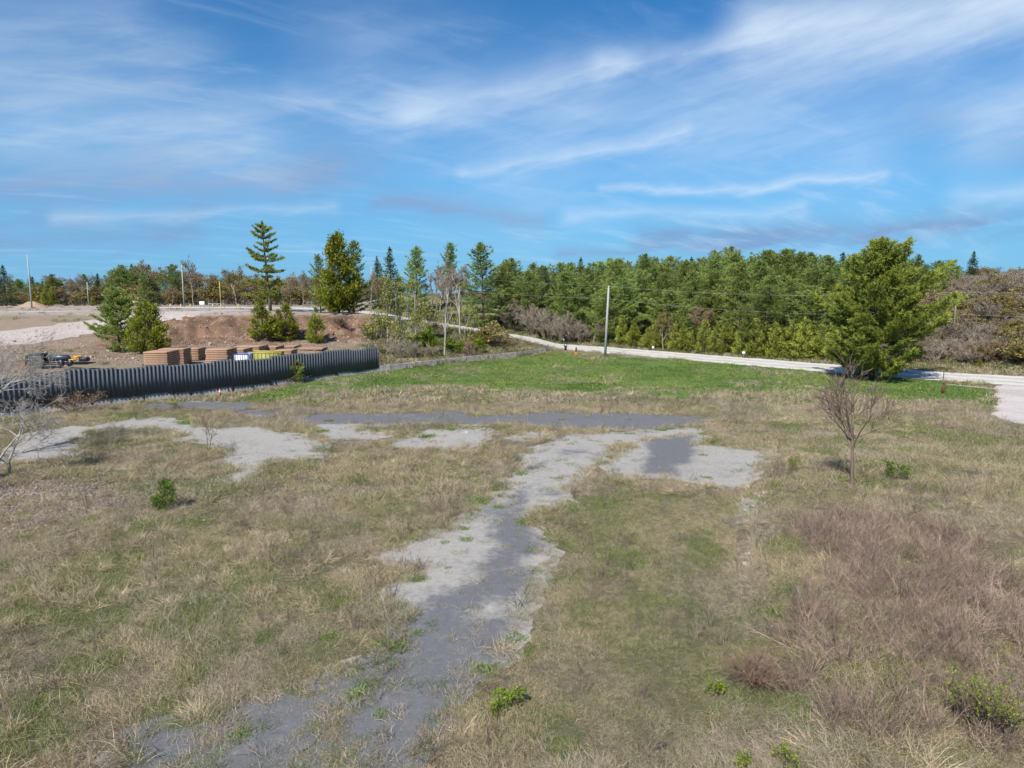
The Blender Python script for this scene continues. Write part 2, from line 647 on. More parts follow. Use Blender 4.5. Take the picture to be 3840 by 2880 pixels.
M['leaf_lime'] = mat_leaf('lime_leaves', (0.11, 0.17, 0.015), (0.28, 0.36, 0.035), 0.35, .2)
M['bud_olive'] = mat_leaf('olive_buds', (0.16, 0.13, 0.035), (0.34, 0.28, 0.09), 0.3, .35)
M['bud_lime'] = mat_leaf('lime_buds', (0.20, 0.20, 0.04), (0.38, 0.38, 0.10), 0.3, .25)
M['bud_tan'] = mat_leaf('tan_buds', (0.20, 0.13, 0.075), (0.36, 0.26, 0.15), 0.2, .35)
M['grass'] = mat_grass('grass_blades')
M['litter'] = mat_leaf('fallen_leaf', (0.17, 0.115, 0.07), (0.42, 0.34, 0.26), 0.1, 0)
M['rock'] = mat_plain('rock', (0.34, 0.29, 0.25), .9, .2, .35, 3)
M['rock_pale'] = mat_plain('rock_pale', (0.40, 0.37, 0.345), .9, .2, .25, 5)
M['white'] = mat_plain('white_paint', (0.78, 0.78, 0.76), .5, .4, .06)
M['galv'] = mat_plain('weathered_pole', (0.33, 0.35, 0.33), .85, .2, .18, 2)
M['wood_grey'] = mat_plain('grey_wood', (0.34, 0.31, 0.27), .85, .2, .25, 3)
M['rust'] = mat_plain('rusty_steel', (0.13, 0.055, 0.03), .8, .3, .4, 8)
M['black'] = mat_plain('black_paint', (0.014, 0.016, 0.022), .45, .5, .3, 3)
M['navy'] = mat_plain('dark_blue_paint', (0.02, 0.035, 0.06), .4, .5, .3, 3)
M['yellow'] = mat_plain('yellow_paint', (0.62, 0.33, 0.015), .5, .5, .15, 5)
M['straw_yellow'] = mat_plain('faded_yellow_paint', (0.55, 0.45, 0.14), .6, .4, .15, 5)
M['orange_faded'] = mat_plain('faded_orange_plastic', (0.62, 0.22, 0.12), .6, .3, .12, 5)
M['orange'] = mat_plain('orange_plastic', (0.75, 0.10, 0.025), .5, .4, .12, 5)
M['glass'] = mat_plain('cab_glass', (0.02, 0.03, 0.07), .1, .6, .1, 3)
M['blue'] = mat_plain('blue_paint', (0.03, 0.07, 0.22), .5, .4, .2, 3)
M['tarp'] = mat_plain('white_sheet', (0.62, 0.66, 0.78), .6, .3, .12, 4)
M['olive'] = mat_plain('olive_paint', (0.25, 0.24, 0.045), .55, .4, .2, 2)
M['mat_wood'] = mat_plain('timber_panel', (0.36, 0.225, 0.15), .85, .2, .22, 4)
M['wire'] = mat_plain('wire', (0.36, 0.35, 0.33), .6, .4, .05)
M['skin'] = mat_plain('skin', (0.5, 0.28, 0.2), .6, .3, .1)
M['shirt'] = mat_plain('purple_shirt', (0.035, 0.022, 0.085), .85, .2, .25, 8)
M['shorts'] = mat_plain('black_shorts', (0.012, 0.012, 0.02), .85, .2, .2, 8)
M['hair'] = mat_plain('dark_cap', (0.03, 0.025, 0.04), .8, .2, .2, 8)


def fence_material():
    m, t, out = mat_new('blue_grey_cladding')
    tcn = t.n.new('ShaderNodeTexCoord').outputs['Object']
    oi = t.n.new('ShaderNodeObjectInfo').outputs['Random']
    n = t.noise(tcn, 1.6, 6, 0.65)
    st = t.noise(t.vm('MULTIPLY', tcn, (9, 9, .7)), 1.0, 4, .6)
    k = t.m('ADD', 0.72, t.m('ADD', t.m('MULTIPLY', n, 0.35), t.m('ADD', t.m('MULTIPLY', st, 0.18), t.m('MULTIPLY', oi, .12))))
    c = t.mix(1.0, (0.100, 0.108, 0.116, 1), t.xyz(k, k, k), 'MULTIPLY')
    c = t.mix(t.ss(t.noise(tcn, 9, 3), .66, .74), c, (0.25, 0.25, 0.24, 1))
    principled(t, out, c, 0.95, .05, (n, .12, .01), 0.0)
    return m


def concrete_material():
    m, t, out = mat_new('old_concrete')
    tcn = t.n.new('ShaderNodeTexCoord').outputs['Object']
    oi = t.n.new('ShaderNodeObjectInfo').outputs['Random']
    n = t.noise(tcn, 2.2, 7, 0.65)
    drip = t.noise(t.vm('MULTIPLY', tcn, (5, 5, .6)), 1.0, 5, .6)
    c = t.mix(oi, (0.33, 0.315, 0.285, 1), (0.20, 0.195, 0.185, 1))
    c = t.mix(t.ss(drip, .48, .72), c, (0.13, 0.125, 0.12, 1))
    c = t.mix(t.ss(n, .58, .7), c, (0.40, 0.37, 0.32, 1))
    principled(t, out, c, 0.9, .2, (n, .4, .03))
    return m


M['clad'] = fence_material()
M['concrete'] = concrete_material()


def ground_material():
    m, t, out = mat_new('soil_and_turf')
    pos = t.n.new('ShaderNodeNewGeometry').outputs['Position']
    base = t.attr('albedo').outputs['Color']
    n1 = t.noise(pos, 0.9, 6, 0.65)
    n2 = t.noise(pos, 7.0, 5, 0.7)
    n3 = t.noise(pos, 26.0, 3, 0.6)
    k = t.m('ADD', 0.25, t.m('ADD', t.m('MULTIPLY', n1, 0.42), t.m('ADD', t.m('MULTIPLY', n2, 0.6), t.m('MULTIPLY', n3, .5))))
    c = t.mix(1.0, base, t.xyz(k, k, k), 'MULTIPLY')
    stones = t.attr('stony').outputs['Fac']
    w = t.n.new('ShaderNodeTexVoronoi')
    w.inputs['Scale'].default_value = 2.6
    t.l.new(pos, w.inputs['Vector'])
    sp = t.m('MULTIPLY', t.ss(w.outputs['Distance'], .30, .16), t.m('MULTIPLY', stones, t.ss(n1, .45, .6)))
    c = t.mix(sp, c, (0.46, 0.41, 0.37, 1))
    principled(t, out, c, 0.95, .1, (t.m('ADD', n2, t.m('MULTIPLY', n3, .4)), .9, .12))
    return m


def path_material(name, dark, pale, speck):
    m, t, out = mat_new(name)
    pos = t.n.new('ShaderNodeNewGeometry').outputs['Position']
    tone = t.attr('tint').outputs['Fac']
    big = t.noise(pos, 0.55, 7, 0.68)
    mid = t.noise(pos, 4.0, 6, 0.7)
    fine = t.noise(pos, 45.0, 3, 0.7)
    f = t.ss(t.m('ADD', tone, t.m('ADD', t.m('MULTIPLY', t.m('SUBTRACT', big, .5), 1.1), t.m('MULTIPLY', t.m('SUBTRACT', mid, .5), .9))), .12, .92)
    grit = t.noise(pos, 13.0, 4, 0.75)
    k = t.m('ADD', 0.28, t.m('ADD', t.m('MULTIPLY', mid, 0.5), t.m('ADD', t.m('MULTIPLY', fine, .4), t.m('MULTIPLY', grit, .6))))
    c = t.mix(f, (*dark, 1), (*pale, 1))
    c = t.mix(1.0, c, t.xyz(k, k, k), 'MULTIPLY')
    w = t.n.new('ShaderNodeTexVoronoi')
    w.inputs['Scale'].default_value = 14.0
    t.l.new(pos, w.inputs['Vector'])
    c = t.mix(t.m('MULTIPLY', t.ss(w.outputs['Distance'], .16, .08), .8), c, (*speck, 1))
    principled(t, out, c, 0.92, .2, (t.m('ADD', fine, mid), .5, .02))
    return m


M['ground'] = ground_material()
M['path'] = path_material('worn_asphalt', (0.128, 0.129, 0.136), (0.305, 0.288, 0.262), (0.37, 0.355, 0.33))
M['road'] = path_material('limestone_gravel', (0.34, 0.325, 0.295), (0.54, 0.515, 0.465), (0.56, 0.54, 0.5))
M['track'] = path_material('haul_track', (0.30, 0.26, 0.245), (0.44, 0.385, 0.35), (0.5, 0.46, 0.42))
M['apron'] = path_material('apron_gravel', (0.36, 0.32, 0.305), (0.47, 0.425, 0.40), (0.55, 0.5, 0.47))

# ------------------------------------------------------------------ bare pavement: outlines surveyed from the photo
PATHS = {
    'sparse': [(430, 2960), (520, 2760), (640, 2730), (900, 2690), (1080, 2620), (1240, 2560), (1400, 2480), (1440, 2600), (1400, 2700), (1390, 2960)],
    'main': [(1376, 2900), (1330, 2780), (1308, 2700), (1420, 2650), (1458, 2585), (1403, 2503), (1525, 2436), (1573, 2395), (1525, 2334), (1566, 2286), (1471, 2259), (1505, 2205),
             (1600, 2180), (1580, 2124), (1424, 2090), (1553, 2042), (1675, 1981), (1770, 1945), (1790, 1920), (1860, 1870), (1932, 1841), (1910, 1812), (1939, 1783), (1997, 1762),
             (1954, 1711), (1990, 1689), (2076, 1668), (2113, 1631), (2228, 1628), (2301, 1624), (2474, 1617), (2590, 1602), (2655, 1612), (2612, 1628), (2474, 1646), (2400, 1655), (2330, 1668), (2286, 1689),
             (2228, 1740), (2170, 1783), (2113, 1827), (2100, 1885), (2090, 1915), (2010, 1905), (1945, 1940), (1955, 1972), (2034, 2002), (2058, 2042), (2034, 2097), (1993, 2192), (1953, 2280),
             (1905, 2368), (1878, 2463), (1742, 2531), (1675, 2639), (1560, 2770), (1519, 2900)],
    'strip': [(1114, 1563), (1245, 1552), (1400, 1556), (1505, 1555), (1534, 1550), (1722, 1545), (1751, 1566), (1860, 1560), (1990, 1552), (2180, 1549), (2358, 1552), (2520, 1560), (2670, 1570), (2655, 1584),
              (2560, 1600), (2460, 1611), (2293, 1615), (2180, 1610), (2062, 1602), (1900, 1592), (1751, 1590), (1570, 1592), (1420, 1595), (1317, 1587), (1346, 1617), (1447, 1617), (1404, 1653), (1338, 1660),
              (1250, 1650), (1194, 1624), (1172, 1602)],
    'patch2': [(1462, 1671), (1519, 1646), (1606, 1617), (1744, 1610), (1852, 1610), (1809, 1646), (1787, 1668), (1736, 1686), (1620, 1682), (1505, 1680)],
    'ditch_head': [(2790, 1880), (2830, 1852), (2870, 1850), (2850, 1900), (2820, 1960), (2795, 1955)],
    'patch3': [(1903, 1650), (1968, 1631), (2062, 1622), (1997, 1650)],
    'right': [(2279, 1762), (2340, 1715), (2402, 1665), (2474, 1652), (2604, 1628), (2648, 1639), (2612, 1675), (2758, 1679), (2880, 1695), (2816, 1774), (2808, 1816), (2700, 1828), (2658, 1812), (2500, 1787), (2460, 1792), (2330, 1787)],
    'left': [(1233, 1678), (1170, 1650), (1100, 1631), (949, 1600), (839, 1614), (723, 1591), (637, 1574), (544, 1568), (451, 1585), (370, 1597), (231, 1603), (174, 1620), (87, 1631), (35, 1690), (40, 1740), (180, 1720), (301, 1701),
             (255, 1665), (300, 1625), (405, 1607), (590, 1603), (683, 1631), (660, 1660), (741, 1643), (787, 1666), (891, 1701), (833, 1741), (885, 1759), (868, 1817), (926, 1800), (961, 1741), (1042, 1712), (1215, 1718), (1152, 1689)],
    'fence_a': [(532, 1529), (600, 1512), (700, 1505), (926, 1512), (945, 1532), (800, 1536), (700, 1532)],
    'fence_b': [(862, 1541), (960, 1543), (1050, 1550), (1030, 1565), (880, 1560)],
    'corner_a': [(500, 2900), (525, 2786), (633, 2755), (747, 2782), (700, 2850), (680, 2900)],
    'corner_b': [(800, 2900), (873, 2786), (981, 2704), (1101, 2660), (1150, 2700), (1127, 2750), (1050, 2830), (1000, 2900)],
}
DARK = [np.array([flat(*p) for p in q]) for q in (
    [(1200, 2950), (1350, 2500), (1500, 2300), (1640, 2270), (1800, 2330), (1960, 2290), (1700, 2950)],
    [(1780, 1900), (1945, 1925), (2070, 2042), (1960, 2110), (2010, 2200), (1830, 2290), (1600, 2300), (1640, 2190), (1700, 2230), (1830, 2190), (1800, 2130), (1890, 2050), (1830, 1960)],
    [(1890, 1930), (1930, 1870), (1990, 1820), (2030, 1810), (1990, 1860), (1950, 1920)],
    [(2040, 1880), (2040, 1850), (2090, 1850), (2070, 1880)],
    [(1980, 1770), (2040, 1720), (2050, 1730), (2010, 1770)], [(2110, 1690), (2190, 1690), (2180, 1703), (2120, 1703)],
    [(1110, 1540), (2700, 1530), (2640, 1600), (2300, 1612), (1600, 1590), (1300, 1590), (1150, 1600)],
    [(2440, 1650), (2600, 1635), (2600, 1700), (2560, 1780), (2440, 1782), (2420, 1700)],
    [(380, 2990), (480, 2650), (1150, 2540), (1460, 2450), (1460, 2990)], [(500, 1500), (1100, 1500), (1100, 1570), (500, 1535)])]


def ragged(pts, step, amp, seed, push=0.0):
    """closed outline cut into short steps and frayed"""
    pts = np.asarray(pts, float)
    out = []
    for i in range(len(pts)):
        a, b = pts[i], pts[(i + 1) % len(pts)]
        n = max(1, int(np.linalg.norm(b - a) / step))
        for k in range(n):
            out.append(a + (b - a) * k / n)
    o = np.array(out)
    # round the corners a little before fraying
    for _ in range(3):
        o = .5 * o + .25 * np.roll(o, 1, 0) + .25 * np.roll(o, -1, 0)
    if push:
        o = grow(o, push)
    ox = (fbm(o[:, 0] * 1.1, o[:, 1] * 1.1, 4, seed) - .5) * 2
    oy = (fbm(o[:, 0] * 1.1 + 50, o[:, 1] * 1.1, 4, seed + 7) - .5) * 2
    sc_ = amp * (.35 + np.hypot(o[:, 0], o[:, 1]) / 45.0)
    return o + np.stack([ox * sc_, oy * sc_], 1)


def grow(p, k):
    t = np.roll(p, -2, 0) - np.roll(p, 2, 0)
    t /= np.linalg.norm(t, axis=1, keepdims=True) + 1e-9
    area = np.sum(p[:, 0] * np.roll(p[:, 1], -1) - np.roll(p[:, 0], -1) * p[:, 1])
    return p + np.stack([t[:, 1], -t[:, 0]], 1) * (k if area > 0 else -k)


PATH_POLY, PATH_SHEET, PATH_CORE, PATH_WIDE = {}, {}, {}, {}
for i, (nm, p) in enumerate(PATHS.items()):
    w = np.array([ground(*q)[:2] for q in p])
    far_ = np.hypot(*w.mean(0))
    st_ = .18 if far_ < 30 else .4
    PATH_POLY[nm] = ragged(w, st_, .5, 40 + i)
    PATH_SHEET[nm] = ragged(w, st_, .5, 40 + i, .55)
    PATH_CORE[nm] = ragged(w, st_, .7, 60 + i, -.10)
    PATH_WIDE[nm] = ragged(w, st_, .8, 80 + i, 1.0)


def sheet(name, poly, mat, lift, step, tone_fn):
    n = len(poly)
    x0, y0 = poly.min(0)
    x1, y1 = poly.max(0)
    gx, gy = np.meshgrid(np.arange(x0, x1, step), np.arange(y0, y1, step))
    gx = gx.ravel() + (np.arange(gx.size) % 7) * .01 * step
    gy = gy.ravel() + (np.arange(gy.size) % 5) * .01 * step
    k = inpoly(gx, gy, poly)
    pts = [Vector(p) for p in poly] + [Vector((a, b)) for a, b in zip(gx[k], gy[k])]
    vo, eo, fo = delaunay_2d_cdt(pts, [], [list(range(n))], 1, 1e-5)[:3]
    v = np.array([(p.x, p.y) for p in vo])
    z = h(v[:, 0], v[:, 1]) + lift
    m = MB()
    m.add(np.column_stack([v, z]), tris=[f for f in fo if len(f) == 3], tint=tone_fn(v[:, 0], v[:, 1]))
    me = m.mesh(name, mat, True)
    return kind(link(name, me), 'structure')


def pave_tone(x, y):
    wx = x + (fbm(x * .9, y * .9, 3, 71) - .5) * 1.2
    wy = y + (fbm(x * .9, y * .9, 3, 77) - .5) * 1.6
    d = np.zeros(x.shape)
    for ox_, oy_ in ((0, 0), (.35, .1), (-.35, -.1), (.1, .45), (-.1, -.45)):
        e = np.zeros(x.shape)
        for q in DARK:
            e = np.maximum(e, inpoly(wx + ox_, wy + oy_, q))
        d += e / 5
    return 0.82 - .72 * d


for i, (nm, p) in enumerate(PATH_SHEET.items()):
    fd = np.hypot(*p.mean(0))
    sheet('asphalt_path' if nm in ('main', 'strip', 'corner_a', 'corner_b') else 'gravel_patch', p, M['path'], .014 + .002 * i, .3 if fd < 30 else .55, pave_tone)


def ribbon(center, width, seed, amp=.35):
    c = np.asarray(center, float)
    dd = np.concatenate([[0], np.cumsum(np.linalg.norm(np.diff(c, axis=0), axis=1))])
    s = np.arange(0, dd[-1], 2.0)
    q = np.stack([np.interp(s, dd, c[:, 0]), np.interp(s, dd, c[:, 1])], 1)
    for _ in range(6):
        q[1:-1] = .5 * q[1:-1] + .25 * q[:-2] + .25 * q[2:]
    t = np.gradient(q, axis=0)
    t /= np.linalg.norm(t, axis=1, keepdims=True)
    nrm = np.stack([-t[:, 1], t[:, 0]], 1)
    wv = np.broadcast_to(width, (len(q),))[:, None] / 2
    return ragged(np.concatenate([q + nrm * wv, (q - nrm * wv)[::-1]]), .7, amp, seed), q


ROAD_POLY, ROAD_MID = ribbon(ROAD, 9.6, 91, .22)


def road_tone(x, y):
    d = np.full(x.shape, 1e9)
    for q in ROAD_MID:
        d = np.minimum(d, np.hypot(x - q[0], y - q[1]))
    return .8 - .55 * np.exp(-((d - 1.9) / .7) ** 2)


sheet('gravel_road', ROAD_POLY, M['road'], .05, 1.0, road_tone)
APRON = np.array([(50.5, 70.9), (47.9, 67.9), (44.5, 63.5), (43.2, 60.9), (41, 58.2), (39.1, 55.3), (37.0, 52.5), (36.2, 49.4), (42, 44), (52, 42), (62, 50), (70, 58), (66, 62.6), (60, 66)])
APRON_POLY = ragged(APRON, .5, .3, 95)
sheet('gravel_apron', APRON_POLY, M['apron'], .03, 1.0, lambda x, y: .3 + .7 * fbm(x * .4, y * .4, 3, 4))
TRACK_POLY, _q = ribbon([(-92, 70), (-80, 84), (-70, 97), (-62, 108), (-54, 119), (-47, 128), (-38, 134), (-30, 138)], np.concatenate([np.full(42, 9.5)])[:1], 97, .4)
TRACK2_POLY, _q2 = ribbon([(-120, 112), (-95, 118), (-75, 124), (-60, 128), (-50, 131)], 5.0, 98, .4)
sheet('haul_track', TRACK_POLY, M['track'], .03, .7, lambda x, y: .2 + .6 * fbm(x * .3, y * .3, 3, 4))
sheet('haul_track', TRACK2_POLY, M['track'], .025, .7, lambda x, y: .2 + .6 * fbm(x * .3, y * .3, 3, 8))

# ------------------------------------------------------------------ ground colours (what grows or lies there)
LAWN = np.array([flat(a * 1.7359, b * 1.7359) for a, b in (
    (500, 866), (560, 848), (640, 828), (820, 799), (1000, 783), (1180, 764), (1240, 762), (1310, 769), (1500, 781), (1700, 796), (1900, 812), (2080, 828), (2152, 845), (2155, 885), (2060, 868),
    (1900, 862), (1790, 852), (1700, 850), (1560, 850), (1480, 862), (1400, 856), (1250, 846), (1100, 846), (1000, 834), (850, 836), (740, 842), (640, 852), (560, 866))])
LAWN = np.concatenate([LAWN[:6] + np.array([(-.3, .9)] * 6), LAWN[6:]])
BRUSH = np.array([flat(a, b) for a, b in ((2950, 2020), (3100, 1960), (3400, 2010), (3640, 2080), (3800, 2200), (3900, 2400), (3900, 2900), (3150, 2900), (3300, 2600), (3000, 2560), (2950, 2300), (3020, 2150))])
GREENS = [(flat(*p), r) for p, r in (
    ((200, 2250), 2.2), ((420, 2120), 1.6), ((60, 2780), 1.0), ((1250, 2250), .9), ((1000, 2380), .5), ((3050, 2440), .8), ((2900, 2640), .9), ((3000, 2700), .6), ((2950, 2280), .8), ((2880, 2320), .7),
    ((3350, 1600), 3.2), ((3600, 1650), 3.), ((3250, 1860), 1.5), ((2950, 1600), 1.6), ((1500, 1640), .7), ((700, 1960), 1.2), ((200, 1480), 1.), ((480, 1555), 2.0), ((950, 1500), 2.5), ((1850, 1560), 1.), ((1870, 1840), .6),
    ((2080, 1960), .5), ((1960, 2440), .35), ((1600, 2660), .3), ((2640, 2050), .9), ((2350, 2100), 1.0), ((2250, 1900), 1.2), ((1500, 2750), .4), ((3400, 2150), 1.), ((2150, 1920), .6), ((300, 2500), 1.0), ((600, 2720), .7), ((150, 2640), .9), ((950, 2200), .9), ((1150, 2040), 1.0), ((500, 1990), 1.2), ((2950, 2090), .7), ((3060, 1700), 1.5), ((350, 2330), 1.3), ((700, 2300), 1.2))]


def lawn_mask(x, y):
    wx = x + (fbm(x * .35, y * .35, 3, 61) - .5) * 6
    wy = y + (fbm(x * .35 + 9, y * .35, 3, 67) - .5) * 7.5
    inside = inpoly(wx, wy, LAWN).astype(float)
    wx2 = x + (fbm(x * .9, y * .9, 2, 161) - .5) * 3
    wy2 = y + (fbm(x * .9 + 9, y * .9, 2, 167) - .5) * 5
    wy3 = y + (fbm(x * .16 + 4, y * .16, 2, 191) - .5) * 15
    return .45 * inside + .3 * inpoly(wx2, wy2, LAWN) + .25 * inpoly(wx, wy3, LAWN)


def green_mask(x, y):
    g = smooth((fbm(x / 4.2, y / 4.2, 4, 31, .6) - .47) / .22) * .5
    g = np.maximum(g, smooth((fbm(x / 1.1, y / 1.1, 3, 35) - .58) / .12) * .6)
    for (cx, cy), r in GREENS:
        d = np.hypot(x - cx, (y - cy) / 1.25) / r
        g = np.maximum(g, .95 * smooth(1.35 - d + (fbm(x * 1.4, y * 1.4, 3, 39) - .5) * .9))
    return g


def in_paths(x, y):
    o = np.zeros(np.shape(x), bool)
    for p in PATH_POLY.values():
        o |= inpoly(x, y, p)
    return o


def pave_clear(x, y):
    """how likely old pavement keeps grass away here"""
    o = np.zeros(np.shape(x))
    for nm in PATH_POLY:
        k = {'sparse': .15, 'ditch_head': .45}.get(nm, 1.0)
        o = np.maximum(o, .22 * k * inpoly(x, y, PATH_WIDE[nm]))
        o = np.maximum(o, .86 * k * inpoly(x, y, PATH_POLY[nm]))
        o = np.maximum(o, (.985 if k == 1 else k) * inpoly(x, y, PATH_CORE[nm]))
    return o


def bank_mask(x, y):
    yf = np.interp(x, FENCE[:, 0], FENCE[:, 1])
    beh = smooth((y - yf) / 1.5) * (1 - smooth((x - 4) / 4))
    left = smooth((-x - 19 + (fbm(x * .2, y * .2, 3, 3) - .5) * 8) / 4)
    return beh, left


def albedo(x, y):
    n = fbm(x / 2.1, y / 2.1, 4, 11)[..., None]
    tan = np.array([.19, .155, .105]) * (1 - n) + np.array([.125, .10, .075]) * n
    g = np.clip(green_mask(x, y), 0, 1)[..., None]
    c = tan * (1 - g * .8) + np.array([.11, .125, .05]) * g * .8
    l = lawn_mask(x, y)[..., None]
    c = c * (1 - l) + np.array([.12, .17, .05]) * l
    b = inpoly(x, y, BRUSH)[..., None] * .7
    c = c * (1 - b) + np.array([.19, .135, .105]) * b
    # old gravel with leaves at the lower left
    px, py = flat(60, 1880)
    lf = smooth(1.4 - np.hypot((x - px) / 6.0, (y - py) / 5.0) + (fbm(x * .6, y * .6, 3, 13) - .5) * 1.0)[..., None]
    c = c * (1 - lf) + np.array([.27, .225, .21]) * lf
    beh, left = bank_mask(x, y)
    slope = np.array([.20, .165, .095]) * (1 - n) + np.array([.12, .12, .05]) * n
    yard = np.array([.28, .22, .165]) * (1 - n * .4) + np.array([.20, .16, .11]) * n * .4
    z = h(x, y)
    tb = smooth((z - 1.3) / .8) * (1 - smooth((z - 5.6) / .5))
    n2_ = smooth((fbm(x / 1.3, y / .8, 3, 311) - .42) / .2)[..., None]
    dirt = (1 - .42 * n2_) * (np.array([.28, .175, .115]) * (1 - n * .9) + np.array([.15, .092, .065]) * n * .9)
    tb = tb * smooth((x + 66 + (fbm(x * .2, y * .2, 2, 8) - .5) * 10) / 10)
    up = smooth((z - 5.55) / .4)
    plat = np.array([.34, .285, .24])
    grassy = (smooth((fbm(x / 5, y / 5, 3, 19) - .5) / .12) * .6 * (1 - tb) * (1 - up))[..., None]
    yard = yard * (1 - grassy) + np.array([.21, .195, .12]) * grassy
    L = yard * (1 - tb[..., None]) + dirt * tb[..., None]
    L = L * (1 - up[..., None]) + plat * up[..., None]
    bk = slope * (1 - left[..., None]) + L * left[..., None]
    c = c * (1 - beh[..., None]) + bk * beh[..., None]
    yr = np.interp(x, _ro[:, 0], _ro[:, 1])
    over = smooth((y - yr - 2) / 2) * smooth((x + 34) / 6)
    verge = np.array([.24, .205, .125]) * (1 - n) + np.array([.13, .14, .06]) * n
    c = c * (1 - over[..., None]) + verge * over[..., None]
    fo = smooth((y - yr - 14) / 6) * smooth((x - 8) / 6)
    c = c * (1 - fo[..., None]) + np.array([.10, .085, .06]) * fo[..., None]
    fr = smooth((y - 185) / 20)[..., None]
    c = c * (1 - fr) + np.array([.11, .105, .06]) * fr
    stony = beh * left * np.clip(tb + .35 * (1 - up), 0, 1)
    return c, stony


# ------------------------------------------------------------------ the ground: one sheet out to the horizon
na, nr = 520, 640
ang = np.linspace(R(-72), R(72), na)
rad = np.concatenate([np.geomspace(14, 300, nr - 40), np.geomspace(304, 6000, 40)])
AA, RR = np.meshgrid(ang, rad)
GX, GY = np.sin(AA) * RR, np.cos(AA) * RR - 12.0
GZ = h(GX, GY)
alb, stony = albedo(GX, GY)
m_ = MB()
ii = (np.arange(nr - 1)[:, None] * na + np.arange(na - 1)[None]).ravel()
m_.add(np.stack([GX, GY, GZ], -1).reshape(-1, 3), quads=np.stack([ii, ii + 1, ii + na + 1, ii + na], 1))
gme = m_.mesh('ground', M['ground'], True)
ca = gme.attributes.new('albedo', 'FLOAT_COLOR', 'POINT')
ca.data.foreach_set('color', np.concatenate([alb, np.ones(alb.shape[:2] + (1,))], -1).astype(np.float32).ravel())
sa_ = gme.attributes.new('stony', 'FLOAT', 'POINT')
sa_.data.foreach_set('value', stony.astype(np.float32).ravel())
kind(link('ground', gme), 'structure')


# ------------------------------------------------------------------ grass: clumps scattered by geometry nodes
def clump_mesh(name, seed, n, rad_, ln, wd, lean, spread, stalk=0, comb=(0.0, 0.0)):
    """one tuft of bent blades"""
    rng = np.random.default_rng(seed)
    m = MB()
    a = rng.uniform(0, 6.283, n)
    r = rad_ * np.sqrt(rng.uniform(0, 1, n))
    P = np.stack([np.cos(a) * r, np.sin(a) * r, np.full(n, -.02)], 1)
    L = ln * rng.uniform(.45, 1.15, n)
    da = rng.uniform(0, 6.283, n)
    le = np.clip(rng.normal(lean, spread, n), .03, 1.5)
    D = np.stack([np.cos(da) * np.sin(le) + comb[0], np.sin(da) * np.sin(le) + comb[1], np.cos(le)], 1)
    D /= np.linalg.norm(D, axis=1, keepdims=True)
    sd = np.cross(D, rng.normal(size=(n, 3)))
    sd /= np.linalg.norm(sd, axis=1, keepdims=True)
    W = (wd * rng.uniform(.6, 1.3, n))[:, None]
    mid = P + D * (L * .55)[:, None]
    D2 = D + np.stack([np.cos(da) * .8 + comb[0], np.sin(da) * .8 + comb[1], np.full(n, -.35)], 1) * rng.uniform(.3, 1, n)[:, None]
    D2 /= np.linalg.norm(D2, axis=1, keepdims=True)
    tip = mid + D2 * (L * .5)[:, None]
    v = np.stack([P - sd * W * .5, P + sd * W * .5, mid + sd * W * .4, mid - sd * W * .4, tip], 1)
    k = np.arange(n)[:, None] * 5
    m.add(v.reshape(-1, 3), quads=k + np.array([[0, 1, 2, 3]]), tris=k + np.array([[3, 2, 4]]), tint=np.repeat(rng.uniform(0, 1, n), 5))
    if stalk:
        a = rng.uniform(0, 6.283, stalk)
        P = np.stack([np.cos(a), np.sin(a), np.zeros(stalk)], 1) * (rad_ * rng.uniform(0, .9, stalk))[:, None]
        D = np.stack([rng.normal(0, .35, stalk) + comb[0], rng.normal(0, .35, stalk) + comb[1], np.ones(stalk)], 1)
        D /= np.linalg.norm(D, axis=1, keepdims=True)
        L = ln * rng.uniform(1.1, 1.9, stalk)
        m.segs(P, P + D * L[:, None], np.full(stalk, wd * .22), np.full(stalk, wd * .12), 3, .95)
    return m.mesh(name, M['grass'])


def twig_mesh(name, seed, n, ht, r0, spread=.45, kids=4):
    """a burst of dead branching stems"""
    rng = np.random.default_rng(seed)
    m = MB()
    P0, P1, A, B, T = [], [], [], [], []
    for i in range(n):
        p = np.array([rng.normal(0, .10), rng.normal(0, .10), -.02]) * ht
        d = np.array([rng.normal(0, spread), rng.normal(0, spread), 1.0])
        d /= np.linalg.norm(d)
        L = ht * rng.uniform(.5, 1.1)
        tt = rng.uniform(0, 1)
        q = p + d * L * .5
        d2 = d + rng.normal(0, .25, 3)
        e = q + d2 / np.linalg.norm(d2) * L * .5
        P0 += [p, q]
        P1 += [q, e]
        A += [r0, r0 * .7]
        B += [r0 * .7, r0 * .3]
        T += [tt, tt]
        for k in range(kids):
            s = rng.uniform(.3, .95)
            b = p + (q - p) * s * 2 if s < .5 else q + (e - q) * (s - .5) * 2
            dd = d + rng.normal(0, .75, 3)
            dd /= np.linalg.norm(dd)
            P0.append(b)
            P1.append(b + dd * L * rng.uniform(.15, .4))
            A.append(r0 * .45)
            B.append(r0 * .2)
            T.append(tt)
    m.segs(P0, P1, A, B, 3, np.array(T))
    return m.mesh(name, M['grass'])


